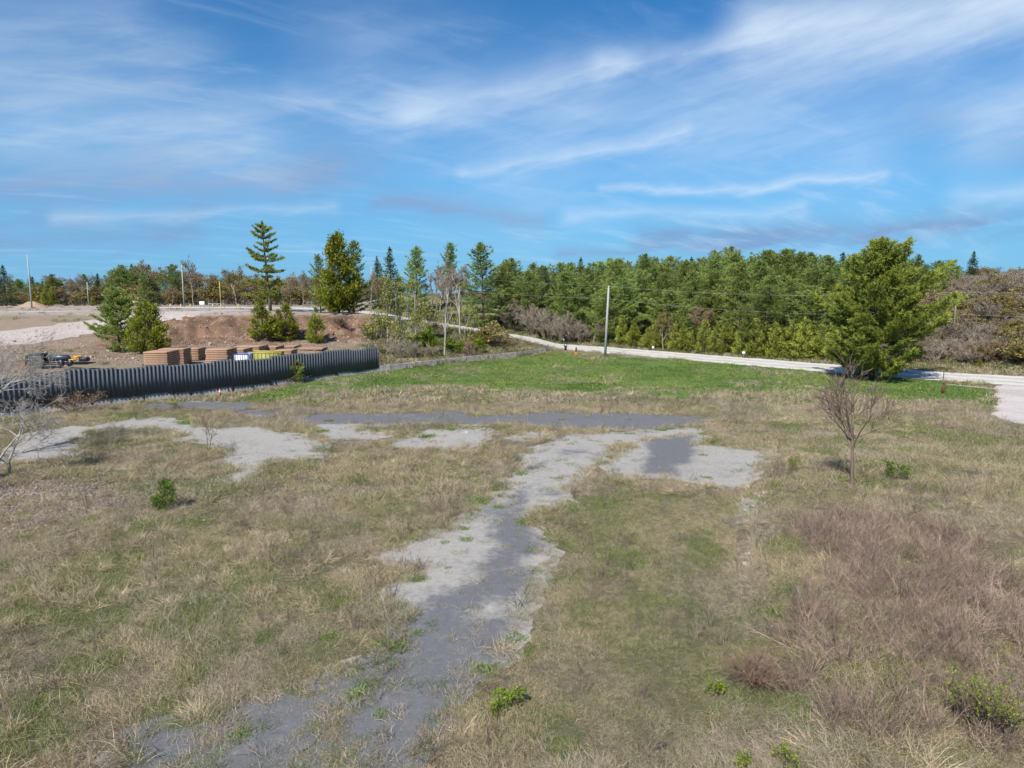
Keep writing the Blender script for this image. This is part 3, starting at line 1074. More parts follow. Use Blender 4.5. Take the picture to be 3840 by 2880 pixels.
def scatter(name, label, cat, meshes, xy, ctint, scl, lift=0.0, rng=None, tilt=.12):
    """one object: points with tint, size and turn; clumps are instanced on them"""
    lib = bpy.data.collections.new(name + '_clumps')
    for k, me in enumerate(meshes):
        o = bpy.data.objects.new('%s_%02d' % (name, k), me)
        lib.objects.link(o)
    n = len(xy)
    me = bpy.data.meshes.new(name)
    me.vertices.add(n)
    z = h(xy[:, 0], xy[:, 1]) + lift
    me.vertices.foreach_set('co', np.column_stack([xy, z]).astype(np.float32).ravel())
    a = me.attributes.new('ctint', 'FLOAT_COLOR', 'POINT')
    a.data.foreach_set('color', (ctint if ctint.shape[1] == 4 else np.concatenate([ctint, np.zeros((n, 1))], 1)).astype(np.float32).ravel())
    a = me.attributes.new('scl', 'FLOAT', 'POINT')
    a.data.foreach_set('value', scl.astype(np.float32))
    a = me.attributes.new('rot', 'FLOAT_VECTOR', 'POINT')
    flow = 9.0 * fbm(xy[:, 0] / 3.0, xy[:, 1] / 3.0, 2, 211) + rng.normal(0, .7, n)
    rt = np.stack([rng.normal(0, tilt, n), rng.normal(0, tilt, n), flow], 1)
    a.data.foreach_set('vector', rt.astype(np.float32).ravel())
    a = me.attributes.new('pick', 'INT', 'POINT')
    a.data.foreach_set('value', rng.integers(0, len(meshes), n).astype(np.int32))
    o = kind(link(name, me), 'stuff')
    if label:
        tag(o, label, cat)
    ng = bpy.data.node_groups.new(name, 'GeometryNodeTree')
    ng.interface.new_socket('Geometry', in_out='INPUT', socket_type='NodeSocketGeometry')
    ng.interface.new_socket('Geometry', in_out='OUTPUT', socket_type='NodeSocketGeometry')
    N, Lk = ng.nodes, ng.links
    gi, go = N.new('NodeGroupInput'), N.new('NodeGroupOutput')
    ci = N.new('GeometryNodeCollectionInfo')
    ci.inputs['Collection'].default_value = lib
    ci.inputs['Separate Children'].default_value = True
    ci.inputs['Reset Children'].default_value = True
    ip = N.new('GeometryNodeInstanceOnPoints')
    ip.inputs['Pick Instance'].default_value = True

    def na_(nm, dt):
        x = N.new('GeometryNodeInputNamedAttribute')
        x.data_type = dt
        x.inputs['Name'].default_value = nm
        return x.outputs[0]
    e2r = N.new('FunctionNodeEulerToRotation')
    Lk.new(na_('rot', 'FLOAT_VECTOR'), e2r.inputs[0])
    Lk.new(gi.outputs[0], ip.inputs['Points'])
    Lk.new(ci.outputs[0], ip.inputs['Instance'])
    Lk.new(na_('pick', 'INT'), ip.inputs['Instance Index'])
    Lk.new(e2r.outputs[0], ip.inputs['Rotation'])
    Lk.new(na_('scl', 'FLOAT'), ip.inputs['Scale'])
    Lk.new(ip.outputs[0], go.inputs[0])
    md = o.modifiers.new('scatter', 'NODES')
    md.node_group = ng
    return o


def field(rng, y0, y1, dens, half=0.86, x0=None, x1=None):
    """random points of the view wedge, even per square metre"""
    W = half * y1 + 3
    a, b = (-W, W) if x0 is None else (x0, x1)
    n = int((b - a) * (y1 - y0) * dens)
    x = rng.uniform(a, b, n)
    y = rng.uniform(y0, y1, n)
    k = np.abs(x) < half * y + 3
    return np.stack([x[k], y[k]], 1)


def on_road(x, y):
    return inpoly(x, y, ROAD_POLY) | inpoly(x, y, APRON_POLY)


def on_hard(x, y):
    return in_paths(x, y) | inpoly(x, y, ROAD_POLY) | inpoly(x, y, APRON_POLY) | inpoly(x, y, TRACK_POLY) | inpoly(x, y, TRACK2_POLY)


def lot_side(x, y):
    yf = np.interp(x, FENCE[:, 0], FENCE[:, 1])
    return (y < yf - 1.0) | (x > 5)


TURF = np.array([flat(a, b) for a, b in ((2060, 2000), (2250, 1810), (2700, 1860), (2790, 2000), (2760, 2300), (2680, 2950), (1620, 2950), (1900, 2470), (2020, 2200))])


def turf_mask(x, y):
    wx = x + (fbm(x * .7, y * .7, 3, 221) - .5) * 2.4
    wy = y + (fbm(x * .7, y * .7, 3, 227) - .5) * 3
    return inpoly(wx, wy, TURF)


def tint_mix(rng, x, y, lawnboost=True):
    n = len(x)
    a = rng.uniform(0, 1, (n, 1))
    straw = np.array([.60, .495, .335]) * (1 - a) + np.array([.42, .335, .235]) * a
    grey = np.array([.47, .39, .325])
    u = smooth((fbm(x / 3.3, y / 3.3, 3, 43) - .42) / .25)[:, None] * .7
    dry = straw * (1 - u) + grey * u
    g = green_mask(x, y)
    tf = turf_mask(x, y)
    frac = np.clip(g * .62 + .13 + .14 * tf + rng.normal(0, .08, n), 0, .95)
    gsel = rng.uniform(0, 1, n) < g * .42 + .05
    b = rng.uniform(0, 1, (n, 1))
    gr = np.array([.17, .225, .075]) * (1 - b) + np.array([.33, .35, .16]) * b
    c = np.where(gsel[:, None], gr, dry)
    l = lawn_mask(x, y)
    yl = smooth((fbm(x / 6, y / 6, 3, 53) - .55) / .14)
    lsel = rng.uniform(0, 1, n) < l * (1 - .45 * yl)
    b2 = (smooth((fbm(x / 5, y / 5, 3, 57) - .3) / .4)[:, None] * .7 + b * .3)
    lg = np.array([.135, .25, .065]) * (1 - b2) + np.array([.33, .40, .12]) * b2
    c = np.where(lsel[:, None], lg, c)
    fr_ = np.where(lsel, .25, np.where(gsel, .6, frac))
    return np.column_stack([c, fr_]), gsel | lsel, l


rg = np.random.default_rng(5)
CB = (.42, -.12)
near_dry = [clump_mesh('dry_near', 100 + i, 80, .24, .30, .0065, 1.0, .38, 3 if i % 2 else 0, (CB[0] * .7, CB[1])) for i in range(5)]
near_grn = [clump_mesh('green_near', 120 + i, 80, .22, .18, .0065, .7, .35) for i in range(4)]
mid_dry = [clump_mesh('dry_mid', 140 + i, 64, .36, .38, .011, .9, .35, 2 if i % 2 else 0, (CB[0] * .6, CB[1])) for i in range(5)]
mid_grn = [clump_mesh('green_mid', 160 + i, 64, .34, .22, .011, .7, .3) for i in range(4)]
far_dry = [clump_mesh('dry_far', 180 + i, 34, .60, .50, .034, .75, .35, 0, (.2, -.05)) for i in range(4)]
far_grn = [clump_mesh('green_far', 200 + i, 34, .58, .26, .034, .75, .3) for i in range(4)]


def meadow(y0, y1, dens, dm, gm, tagn):
    dens *= 1.15
    p = field(rg, y0, y1, dens)
    x, y = p[:, 0], p[:, 1]
    ok = lot_side(x, y) & ~on_road(x, y)
    ok &= rg.uniform(0, 1, len(x)) > pave_clear(x, y)
    # thinner and patchier: bare spots
    bare = smooth((fbm(x / 2.6, y / 2.6, 4, 83) - .60) / .1)
    ok &= rg.uniform(0, 1, len(x)) > bare * np.where(turf_mask(x, y), .2, .7)
    px, py = flat(60, 1880)
    lf = smooth(1.3 - np.hypot((x - px) / 6.0, (y - py) / 5.0))
    ok &= rg.uniform(0, 1, len(x)) > lf * .85
    p, x, y = p[ok], x[ok], y[ok]
    c, isg, l = tint_mix(rg, x, y)
    hgt = .25 + 1.5 * fbm(x / 1.6, y / 1.6, 4, 87, .65) ** 1.5
    s = hgt * rg.uniform(.65, 1.25, len(x))
    d = ~isg
    s = np.where(d & (l > .5), s * .8, s)
    s = np.where(turf_mask(x, y), s * .72, s)
    scatter('dry_grass', 'dead straw coloured grass lying over the empty lot' + tagn, 'grass', dm, p[d], c[d], s[d], 0, rg)
    scatter('green_grass', 'fresh green spring grass growing through the lot' + tagn, 'grass', gm, p[isg], c[isg], s[isg], 0, rg)


meadow(9.5, 30, 52, near_dry, near_grn, ', nearest stretch')
meadow(30, 58, 18, mid_dry, mid_grn, ', middle stretch')
meadow(58, 122, 5.5, far_dry, far_grn, ', far stretch')

# weeds that stand on and along the old pavement
pts, cols, scs = [], [], []
for nm, p in PATH_POLY.items():
    per = len(p)
    fd = np.hypot(*p.mean(0))
    k = rg.choice(per, int(per * (.55 if fd < 30 else .6)))
    q = p[k] + rg.normal(0, .22 if fd < 30 else .35, (len(k), 2))
    pts.append(q)
q = np.concatenate(pts)
q = q[np.hypot(q[:, 0], q[:, 1]) > 10]
u = rg.uniform(0, 1, len(q))
cc = np.where((u < .35)[:, None], np.array([.13, .21, .05]), np.array([.40, .33, .25])) * rg.uniform(.75, 1.2, (len(q), 1))
scatter('edge_grass', 'sparse grass and weeds fringing the broken pavement', 'grass', mid_dry + mid_grn, q, cc, rg.uniform(.4, 1.1, len(q)), 0, rg)

# matted tussocks, taller and paler than the turf
tuss = [clump_mesh('tussock', 240 + i, 150, .26, .52, .008, 1.05, .33, 4, (.55, -.15)) for i in range(5)]
p = field(rg, 10, 75, 1.5)
x, y = p[:, 0], p[:, 1]
ok = lot_side(x, y) & ~on_hard(x, y) & (lawn_mask(x, y) < .2) & ~turf_mask(x, y)
ok &= rg.uniform(0, 1, len(x)) < smooth((fbm(x / 4, y / 4, 3, 231) - .40) / .22)
p = p[ok]
cc = np.column_stack([np.array([.60, .49, .33]) * rg.uniform(.65, 1.15, (len(p), 1)), np.full(len(p), .06)])
scatter('grass_tussocks', 'pale matted tussocks of dead grass leaning over the lot', 'grass', tuss, p, cc, rg.uniform(.55, 1.25, len(p)), 0, rg)
# dead stalks and brush
tw_small = [twig_mesh('dead_stalks', 300 + i, 8, .75, .006) for i in range(5)]
p = field(rg, 10, 62, 1.6)
k = lot_side(p[:, 0], p[:, 1]) & ~on_hard(p[:, 0], p[:, 1]) & (lawn_mask(p[:, 0], p[:, 1]) < .3)
k &= rg.uniform(0, 1, len(p)) < smooth((fbm(p[:, 0] / 3, p[:, 1] / 3, 3, 131) - .42) / .2)
p = p[k]
cc = np.array([.34, .27, .215]) * rg.uniform(.6, 1.25, (len(p), 1))
scatter('dead_stalks', 'thin dead weed stalks standing in the dry grass', 'weeds', tw_small, p, cc, rg.uniform(.5, 1.3, len(p)), 0, rg)
tw_brush = [twig_mesh('brush_clump', 320 + i, 16, 1.0, .007, .62, 6) for i in range(6)]
p = field(rg, 10, 30, 7.5, .86, 3, 26)
wx = p[:, 0] + (fbm(p[:, 0] * .6, p[:, 1] * .6, 3, 15) - .5) * 3
wy = p[:, 1] + (fbm(p[:, 0] * .6, p[:, 1] * .6, 3, 18) - .5) * 4
p = p[inpoly(wx, wy, BRUSH)]
cc = np.array([.46, .345, .275]) * rg.uniform(.65, 1.3, (len(p), 1))
scatter('dead_brush', 'tangled purplish brown dead brush covering the right bank', 'brush', tw_brush, p, cc, rg.uniform(.4, 1.05, len(p)), 0, rg, .3)

# grass on the slope behind the concrete wall, on the verges and hillsides beyond the road
p = np.concatenate([field(rg, 84, 150, 2.4, .86, -24, 16), field(rg, 70, 150, 1.6, .86, 10, 95)])
x, y = p[:, 0], p[:, 1]
yr = np.interp(x, _ro[:, 0], _ro[:, 1])
ok = (~lot_side(x, y) | (y > yr + 3)) & ~on_hard(x, y) & (bank_mask(x, y)[1] * bank_mask(x, y)[0] < .35)
ok &= ~((x > 14) & (x < 52) & (y > yr + 20))
p, x, y = p[ok], x[ok], y[ok]
gsel = rg.uniform(0, 1, len(x)) < .25 + .5 * smooth((fbm(x / 5, y / 5, 3, 141) - .45) / .2)
cc = np.where(gsel[:, None], np.array([.13, .17, .05]), np.array([.40, .33, .21])) * rg.uniform(.7, 1.2, (len(x), 1))
scatter('slope_grass', 'rough grass on the banks beyond the wall and the road', 'grass', far_dry, p, cc, rg.uniform(.8, 1.7, len(x)), 0, rg)
# thin tufts in the yard and on the plateau
p = field(rg, 56, 175, .35, .86, -110, -14)
x, y = p[:, 0], p[:, 1]
ok = ~lot_side(x, y) & ~on_hard(x, y) & (fbm(x / 5, y / 5, 3, 19) > .5)
ok &= rg.uniform(0, 1, len(x)) < np.where(h(x, y) > 5.5, .25, .8)
p = p[ok]
cc = np.where((rg.uniform(0, 1, len(p)) < .4)[:, None], np.array([.15, .17, .06]), np.array([.38, .31, .2])) * rg.uniform(.7, 1.2, (len(p), 1))
scatter('yard_grass', 'thin tufts of grass in the yard and on the bank', 'grass', far_dry, p, cc, rg.uniform(.4, 1.1, len(p)), 0, rg)

# fallen leaves on the old gravel at the lower left
px, py = flat(150, 1850)
n = 14000
a = rg.normal(0, 1, (n, 2)) * np.array([4.6, 3.6]) + np.array([px, py])
a = a[lot_side(a[:, 0], a[:, 1])]
m_ = MB()
P = np.column_stack([a, h(a[:, 0], a[:, 1]) + .03 + rg.uniform(0, .03, len(a))])
D = np.column_stack([rg.normal(0, 1, (len(a), 2)), rg.normal(0, .25, len(a))])
m_.leaves(P, D, rg.uniform(.06, .13, len(a)), rg.uniform(.05, .09, len(a)), rg, rg.uniform(0, 1, len(a)), True, np.tile([0, 0, 1.], (len(a), 1)) + rg.normal(0, .3, (len(a), 3)))
o = kind(link('fallen_leaves', m_.mesh('fallen_leaves', M['litter'])), 'stuff')
tag(o, 'pale dry fallen leaves strewn over the gravel at left', 'leaves')

# ------------------------------------------------------------------ plants: mesh kinds
def pine_kind(seed, H, Rm, prof, step=.75, nb=5, dens=9., clear=.1, gap=.1, nd=6, nl=.42, nw=.06, droop=.10, rise=.30, lobes=.25, leaf='pine', trunk_r=.016, lopside=0.0):
    """whorled pine: trunk and limbs, needle plumes along the outer part of every limb"""
    rng = np.random.default_rng(seed)
    wood, fol = MB(), MB()
    zt = np.linspace(0, H, 9)
    bx = np.cumsum(rng.normal(0, .006 * H, 9))
    by = np.cumsum(rng.normal(0, .006 * H, 9))
    bx -= bx[0]
    by -= by[0]
    wood.tube(np.stack([bx, by, zt], 1) - np.array([0, 0, .15]), H * trunk_r * (1.02 - zt / H) ** .8 + .012, 7)
    lobe_a = rng.uniform(0, 6.28, 3)
    P0, P1, A, B = [], [], [], []
    TC, TD, TT = [], [], []
    z = clear * H
    while z < H * .965:
        t = z / H
        k = int(nb + rng.integers(-1, 2))
        a0 = rng.uniform(0, 6.28)
        base = np.array([np.interp(z, zt, bx), np.interp(z, zt, by), z])
        for i in range(k):
            if rng.uniform() < gap:
                continue
            az = a0 + i * 6.283 / k + rng.normal(0, .25)
            lob = 1 + lobes * math.cos(az * 2 + lobe_a[0] + z * .9) * math.cos(az * 3 + lobe_a[1] - z * .6)
            lob *= 1 + lopside * math.cos(az) * (1 - t)
            L = Rm * prof(t) * lob * rng.uniform(.68, 1.12)
            if L < .12:
                continue
            hd = np.array([math.cos(az), math.sin(az), 0])
            e = -droop * (1 - t) * 1.6 + .75 * t ** 1.6 + rng.normal(0, .07)
            s = np.linspace(0, 1, 5)
            bend = rng.normal(0, .10)
            pd = np.array([-hd[1], hd[0], 0])
            pts = base + hd * (s * L)[:, None] + pd * (bend * s * s * L)[:, None] + np.array([0, 0, 1.]) * ((e * s + rise * s * s * (1 - .5 * t)) * L)[:, None]
            for j in range(4):
                P0.append(pts[j])
                P1.append(pts[j + 1])
                A.append((.006 + .013 * L) * (1 - s[j] * .8))
                B.append((.006 + .013 * L) * (1 - s[j + 1] * .8))
            n = max(3, int(L * dens * rng.uniform(.8, 1.2)))
            ss = .22 + .78 * rng.uniform(0, 1, n) ** .75
            if t > .6:
                ss = rng.uniform(.05, 1, n)
            c = np.stack([np.interp(ss, s, pts[:, q]) for q in range(3)], 1)
            lat = rng.normal(0, 1, n) * .20 * L * (1.05 - ss * .75)
            lat = np.clip(lat, -.5 * L, .5 * L)
            c += pd * lat[:, None] + np.stack([rng.normal(0, .05, n), rng.normal(0, .05, n), rng.normal(.02, .06, n) + .05 * np.abs(lat)], 1) + hd * (np.abs(lat) * .3)[:, None]
            d = hd * .75 + pd * (np.sign(lat) * .45)[:, None] + np.array([0, 0, .45])
            TC.append(c)
            TD.append(np.broadcast_to(d, c.shape))
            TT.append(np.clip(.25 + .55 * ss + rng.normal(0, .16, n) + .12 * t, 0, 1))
        z += step * rng.uniform(.7, 1.3) * (1.15 - .55 * t)
    # leader
    n = int(18 + H)
    lz = H * rng.uniform(.93, 1.0, n)
    TC.append(np.stack([np.interp(lz, zt, bx) + rng.normal(0, .05, n), np.interp(lz, zt, by) + rng.normal(0, .05, n), lz], 1))
    TD.append(np.tile([0, 0, 1.], (n, 1)))
    TT.append(np.full(n, .6))
    wood.segs(P0, P1, A, B, 3)
    C_, D_, T_ = np.concatenate(TC), np.concatenate(TD), np.concatenate(TT)
    n = len(C_)
    C2 = np.repeat(C_, nd, 0) + rng.normal(0, .03, (n * nd, 3))
    D2 = np.repeat(D_, nd, 0) + rng.normal(0, .62, (n * nd, 3))
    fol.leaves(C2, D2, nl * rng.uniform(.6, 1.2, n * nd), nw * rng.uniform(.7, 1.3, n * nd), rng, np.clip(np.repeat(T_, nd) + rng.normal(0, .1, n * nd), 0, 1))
    return wood.mesh('trunk', M['bark']), fol.mesh('crown', M[leaf]), H


def cedar_kind(seed, H, Rm, n, leaf='cedar', L=.34, W=.14, belly=.28, multi=1, top=.75):
    """cedar: dense upright sprays over an uneven cone"""
    rng = np.random.default_rng(seed)
    wood, fol = MB(), MB()
    wood.tube([(0, 0, -.1), (0.02 * H, 0, H * .45), (0, .01 * H, H * .92)], [.018 * H, .012 * H, .01], 6)
    P0, P1, A, B = [], [], [], []
    # branch tips give the lobes
    nbr = int(26 + H * 7)
    bt = rng.uniform(.03, .97, nbr)
    ba = rng.uniform(0, 6.283, nbr)
    prof = lambda t: np.where(t < belly, .55 + .45 * np.sin(t / belly * 1.5708), np.maximum(0.02, (1 - t) / (1 - belly)) ** top)
    br = Rm * prof(bt) * rng.uniform(.55, 1.1, nbr)
    tips = np.stack([np.cos(ba) * br, np.sin(ba) * br, bt * H], 1)
    root = np.stack([np.zeros(nbr), np.zeros(nbr), np.maximum(.02 * H, bt * H - br * .9)], 1)
    wood.segs(root, tips, np.full(nbr, .012) + .006 * br, np.full(nbr, .006), 3)
    k = rng.choice(nbr, n, p=(br + .15) / (br + .15).sum())
    s = rng.uniform(.35, 1.06, n) ** .7
    c = root[k] + (tips[k] - root[k]) * s[:, None] + rng.normal(0, 1, (n, 3)) * (.05 * Rm + .10 + .05 * H / 10)[None] if False else root[k] + (tips[k] - root[k]) * s[:, None] + rng.normal(0, 1, (n, 3)) * (.07 * Rm + .06)
    c[:, 2] = np.maximum(c[:, 2], .05)
    out = np.stack([np.cos(ba[k]), np.sin(ba[k]), np.zeros(n)], 1)
    d = out * .55 + np.array([0, 0, .8]) + rng.normal(0, .38, (n, 3))
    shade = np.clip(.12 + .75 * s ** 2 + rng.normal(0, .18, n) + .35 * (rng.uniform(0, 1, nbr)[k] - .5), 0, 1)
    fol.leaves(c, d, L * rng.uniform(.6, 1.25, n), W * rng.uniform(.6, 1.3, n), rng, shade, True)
    tz = H * rng.uniform(.86, 1.0, 60)
    fol.leaves(np.stack([rng.normal(0, .05, 60) * Rm * .5, rng.normal(0, .05, 60) * Rm * .5, tz - L * .5], 1), np.tile([0, 0, 1.], (60, 1)) + rng.normal(0, .3, (60, 3)), L, W, rng, .7, True)
    return wood.mesh('trunk', M['bark']), fol.mesh('crown', M[leaf]), H


def bare_kind(seed, H, spread, depth=5, r0=None, stems=1, wood='twig_grey', up=.35, first=.25, kids=(3, 5), lenf=.62, buds=None, nbud=0, bl=.12, bw=.07, twig=.012, lean=(0, 0), bias=None, wig=.16, trunkf=None):
    """leafless tree or shrub grown branch by branch; buds or young leaves on the tips where it has them"""
    rng = np.random.default_rng(seed)
    r0 = r0 or H * .012
    segs = []
    tips = []

    def grow(p, d, L, r, dep):
        n = 4 if dep > 2 else (3 if dep > 1 else 2)
        q = p
        nodes = [(p, d)]
        for i in range(n):
            d = d + rng.normal(0, wig, 3) + np.array([0, 0, up * .12])
            d = d / np.linalg.norm(d)
            e = q + d * L / n
            ra, rb = r * (1 - .55 * i / n), r * (1 - .55 * (i + 1) / n)
            segs.append((q, e, max(ra, twig * .6), max(rb, twig * .45)))
            q = e
            nodes.append((q, d))
        tips.append((q, d))
        if dep <= 0:
            return
        k = rng.integers(kids[0], kids[1] + 1)
        for j in range(k):
            s = rng.uniform(first if dep == depth else .2, 1.0)
            idx = min(int(s * n), n - 1)
            f = s * n - idx
            b = nodes[idx][0] + (nodes[idx + 1][0] - nodes[idx][0]) * f
            bd = nodes[idx + 1][1]
            ax = rng.normal(0, 1, 3)
            ax -= bd * ax.dot(bd)
            ax /= np.linalg.norm(ax) + 1e-9
            a = spread * rng.uniform(.65, 1.25)
            nd_ = bd * math.cos(a) + ax * math.sin(a) + np.array([0, 0, up * .5])
            if bias is not None:
                nd_ = nd_ + np.array(bias) * .35
            nd_ /= np.linalg.norm(nd_)
            grow(b, nd_, L * lenf * rng.uniform(.7, 1.15) * (1.12 - .35 * s), r * .52 * (1.1 - .3 * s), dep - 1)

    for i in range(stems):
        d = np.array([lean[0], lean[1], 1.0])
        if stems > 1:
            d = d + np.array([rng.normal(0, .42), rng.normal(0, .42), 0])
        d /= np.linalg.norm(d)
        p = np.array([rng.normal(0, .03), rng.normal(0, .03), 0]) * (H if stems > 1 else 0) + np.array([0, 0, -.05])
        grow(p, d, H * (trunkf or (.62 if depth > 2 else .8)) * rng.uniform(.85, 1.1), r0, depth)
    w = MB()
    P0 = np.array([s[0] for s in segs])
    P1 = np.array([s[1] for s in segs])
    A = np.array([s[2] for s in segs])
    B = np.array([s[3] for s in segs])
    big = A > twig * 2.2
    tt = np.clip(.35 + .3 * rng.normal(0, 1, len(A)), 0, 1)
    top = max(P1[:, 2].max(), .1)
    w.segs(P0[big], P1[big], A[big], B[big], 6, .4)
    w.segs(P0[~big], P1[~big], A[~big], B[~big], 3, tt[~big])
    fol = None
    if nbud:
        T = np.array([t[0] for t in tips])
        Dd = np.array([t[1] for t in tips])
        k = rng.integers(0, len(T), nbud)
        sig = .035 * H + .05
        fol_ = MB()
        fol_.leaves(T[k] + rng.normal(0, sig, (nbud, 3)) * .6, Dd[k] + rng.normal(0, .7, (nbud, 3)), bl * rng.uniform(.6, 1.3, nbud), bw * rng.uniform(.6, 1.3, nbud), rng, rng.uniform(0, 1, nbud), True)
        fol = fol_.mesh('crown', M[buds])
    return w.mesh('trunk', M[wood]), fol, top


def plant(name, label, cat, kindm, base, height=None, rz=0.0, group=None, wide=1.0, names=('trunk', 'crown')):
    tm, cm, H = kindm
    if cat == 'shrub' and names[0] == 'trunk':
        names = ('stems', 'leaves')
    s = (height / H) if height else 1.0
    o = thing(name, label, cat, tuple(base), rz, group, (s * wide, s * wide, s))
    link(names[0], tm, o)
    if cm is not None:
        link(names[1], cm, o)
    return o


rt = random.Random(11)
ORD = ('first second third fourth fifth sixth seventh eighth ninth tenth eleventh twelfth thirteenth fourteenth fifteenth sixteenth seventeenth eighteenth nineteenth twentieth '
       + ' '.join('twenty-' + q for q in 'first second third fourth fifth sixth seventh eighth ninth'.split())).split()
wp = lambda t: (min(1, .55 + t * 2.2) if t < .2 else 1.0) * (1 - max(0, (t - .2) / .8)) ** .62
wp_round = lambda t: (.6 + t) if t < .35 else .95 * (1 - ((t - .35) / .65) ** 1.7) + .04
spr = lambda t: (1 - t) ** .85
PINES = [pine_kind(500 + i, 15, 4.3 + .35 * (i % 3), wp_round, .85, 5, 9.5, .05, .08, 6, .56, .10, .05, .38, .35) for i in range(6)]
SPRUCES = [pine_kind(520 + i, 13, 3.4, spr, .5, 6, 9, .05, .05, 5, .36, .075, .28, .16, .15, 'pine_blue') for i in range(3)]
LEAFY_PINES = [pine_kind(530 + i, 14, 4.0, wp, .75, 5, 10, .04, .06, 6, .50, .095, .05, .35, .3) for i in range(3)]
CEDARS = [cedar_kind(540 + i, 6, 1.55 + .2 * i, 3600, 'cedar_yellow', .34, .15) for i in range(4)]
CEDARS_G = [cedar_kind(550 + i, 6, 1.6 + .2 * i, 3600, 'cedar', .32, .14) for i in range(3)]
OLIVE = [bare_kind(560 + i, 9, .62, 5, .13, 1, 'twig_grey', .35, .25, (3, 4), .66, 'bud_olive', 2600, .26, .15, .022) for i in range(3)]
TAN = [bare_kind(570 + i, 9, .62, 5, .13, 1, 'twig_brown', .35, .25, (3, 4), .66, 'bud_tan', 1500, .24, .14, .026) for i in range(3)]
BARE = [bare_kind(580 + i, 10, .55, 5, .14, 1, 'twig_grey', .4, .25, (3, 5), .64, None, 0, 0, 0, .03) for i in range(3)]
SHRUB_GREY = [bare_kind(590 + i, 3.2, .6, 3, .035, 9, 'twig_grey', .3, .2, (4, 5), .6, None, 0, 0, 0, .024) for i in range(4)]
SHRUB_RED = [bare_kind(600 + i, 3.0, .6, 3, .035, 9, 'twig_red', .3, .2, (4, 5), .6, None, 0, 0, 0, .024) for i in range(3)]
SHRUB_OLIVE = [bare_kind(610 + i, 3.2, .6, 3, .035, 8, 'twig_brown', .3, .2, (4, 5), .6, 'bud_olive', 1300, .22, .13, .022) for i in range(3)]

# ------------------------------------------------------------------ trees that stand alone
b, hh = far(1000, 126, 833)
lay = lambda t: (.75 + .5 * math.sin(t * 47)) * (1.0 if t < .25 else .78 * (1 - t) ** .35 + .12)
K = pine_kind(640, 15, 4.3, lay, 1.1, 5, 24, .15, .12, 10, .38, .065, .02, .12, .25, 'hero_pine', .019)
plant('white_pine', 'tall pine with separate layered branches standing on the bank left of the big cedar', 'tree', K, b, hh, 1.9)
b, hh = far(1262, 119, 868)
K = cedar_kind(641, 14, 4.0, 15000, 'cedar', .46, .2, .30, 1, .8)
plant('cedar_tree', 'big dense yellow green cedar on the edge of the dirt bank', 'tree', K, b, hh, .3)
for sx, d, sy, kd, lab, w in ((1318, 127, 905, LEAFY_PINES[0], 'dark green pine rising behind the right side of the big cedar', .85),
                              (1196, 128, 958, LEAFY_PINES[1], 'dark pine showing behind the left side of the big cedar', .8),
                              (1465, 152, 928, SPRUCES[0], 'grey green spruce with a pointed top, right of the big cedar', 1.1),
                              (1412, 154, 962, SPRUCES[1], 'shorter spruce just left of the grey green pointed spruce', 1.1),
                              (1560, 148, 926, LEAFY_PINES[2], 'bright green pine between the pointed spruce and the bare thicket', .95),
                              (1685, 156, 912, LEAFY_PINES[0], 'slim pine rising out of the grey bare thicket', .8),
                              (1812, 138, 912, LEAFY_PINES[1], 'large broad pine at the left end of the pine wood', 1.12),
                              (3648, 142, 942, SPRUCES[2], 'tall spruce standing above the brushy hillside on the right', 1.25),
                              (3440, 120, 955, PINES[2], 'dark pine close behind the right shoulder of the big roadside pine', .9),
                              (3530, 116, 985, PINES[4], 'pine to the right of the big roadside pine, lower than it', .8),
                              (3490, 108, 1030, PINES[1], 'low pine showing at the right edge of the big roadside pine', .9), (3590, 124, 1010, PINES[0], 'pine left of the tall spruce above the brushy hillside', .8)):
    b, hh = far(sx, d, sy)
    plant('pine_tree' if kd not in SPRUCES else 'spruce_tree', lab, 'tree', kd, b, hh, rt.uniform(0, 6), None, w)

# big roadside pine
b, hh = far(3300, 74.5, 890)
big = lambda t: (.66 + t * 2.1) if t < .16 else (1.0 if t < .34 else .97 * (1 - (t - .34) / .66) ** .95 + .03)
K = pine_kind(650, 15.5, 6.5, big, .58, 6, 26, .03, .07, 10, .42, .068, .10, .55, .4, 'hero_pine', .022, .24)
plant('roadside_pine', 'big wide white pine standing beside the gravel road on the right', 'tree', K, b, hh, 0.1)

# pines and cedars of the bank on the left
b, hh = far(432, 91, 1082)
K = pine_kind(655, 8, 3.2, wp, .5, 6, 20, .03, .08, 7, .34, .065, .05, .35, .35, 'pine', .016)
plant('pine_tree', 'open leggy pine on the bank, left of the round cedar above the timber stacks', 'tree', K, b, hh, .8)
b, hh = far(545, 88, 1128)
K = cedar_kind(656, 8, 3.0, 9000, 'cedar', .36, .16, .30, 1, .62)
plant('cedar_tree', 'round dark yellow green cedar just behind the leftmost timber stack', 'tree', K, b, hh * 1.02, 2.0)
for sx, d, sy, i, w, lab in ((975, 107, 1125, 0, 1.0, 'widest small cedar on the face of the dirt bank'), (1068, 108, 1138, 1, .85, 'small cedar close to the right of the widest one on the dirt bank'),
                             (1183, 106.5, 1152, 2, .62, 'narrow small cedar alone on the dirt bank, rightmost of the three'), (1040, 110, 1160, 1, .8, 'little dark cedar between the two bank cedars')):
    b, hh = far(sx, d, sy)
    plant('small_cedar', lab, 'tree', CEDARS_G[i], b, hh, i * 1.7, None, w * 1.4)

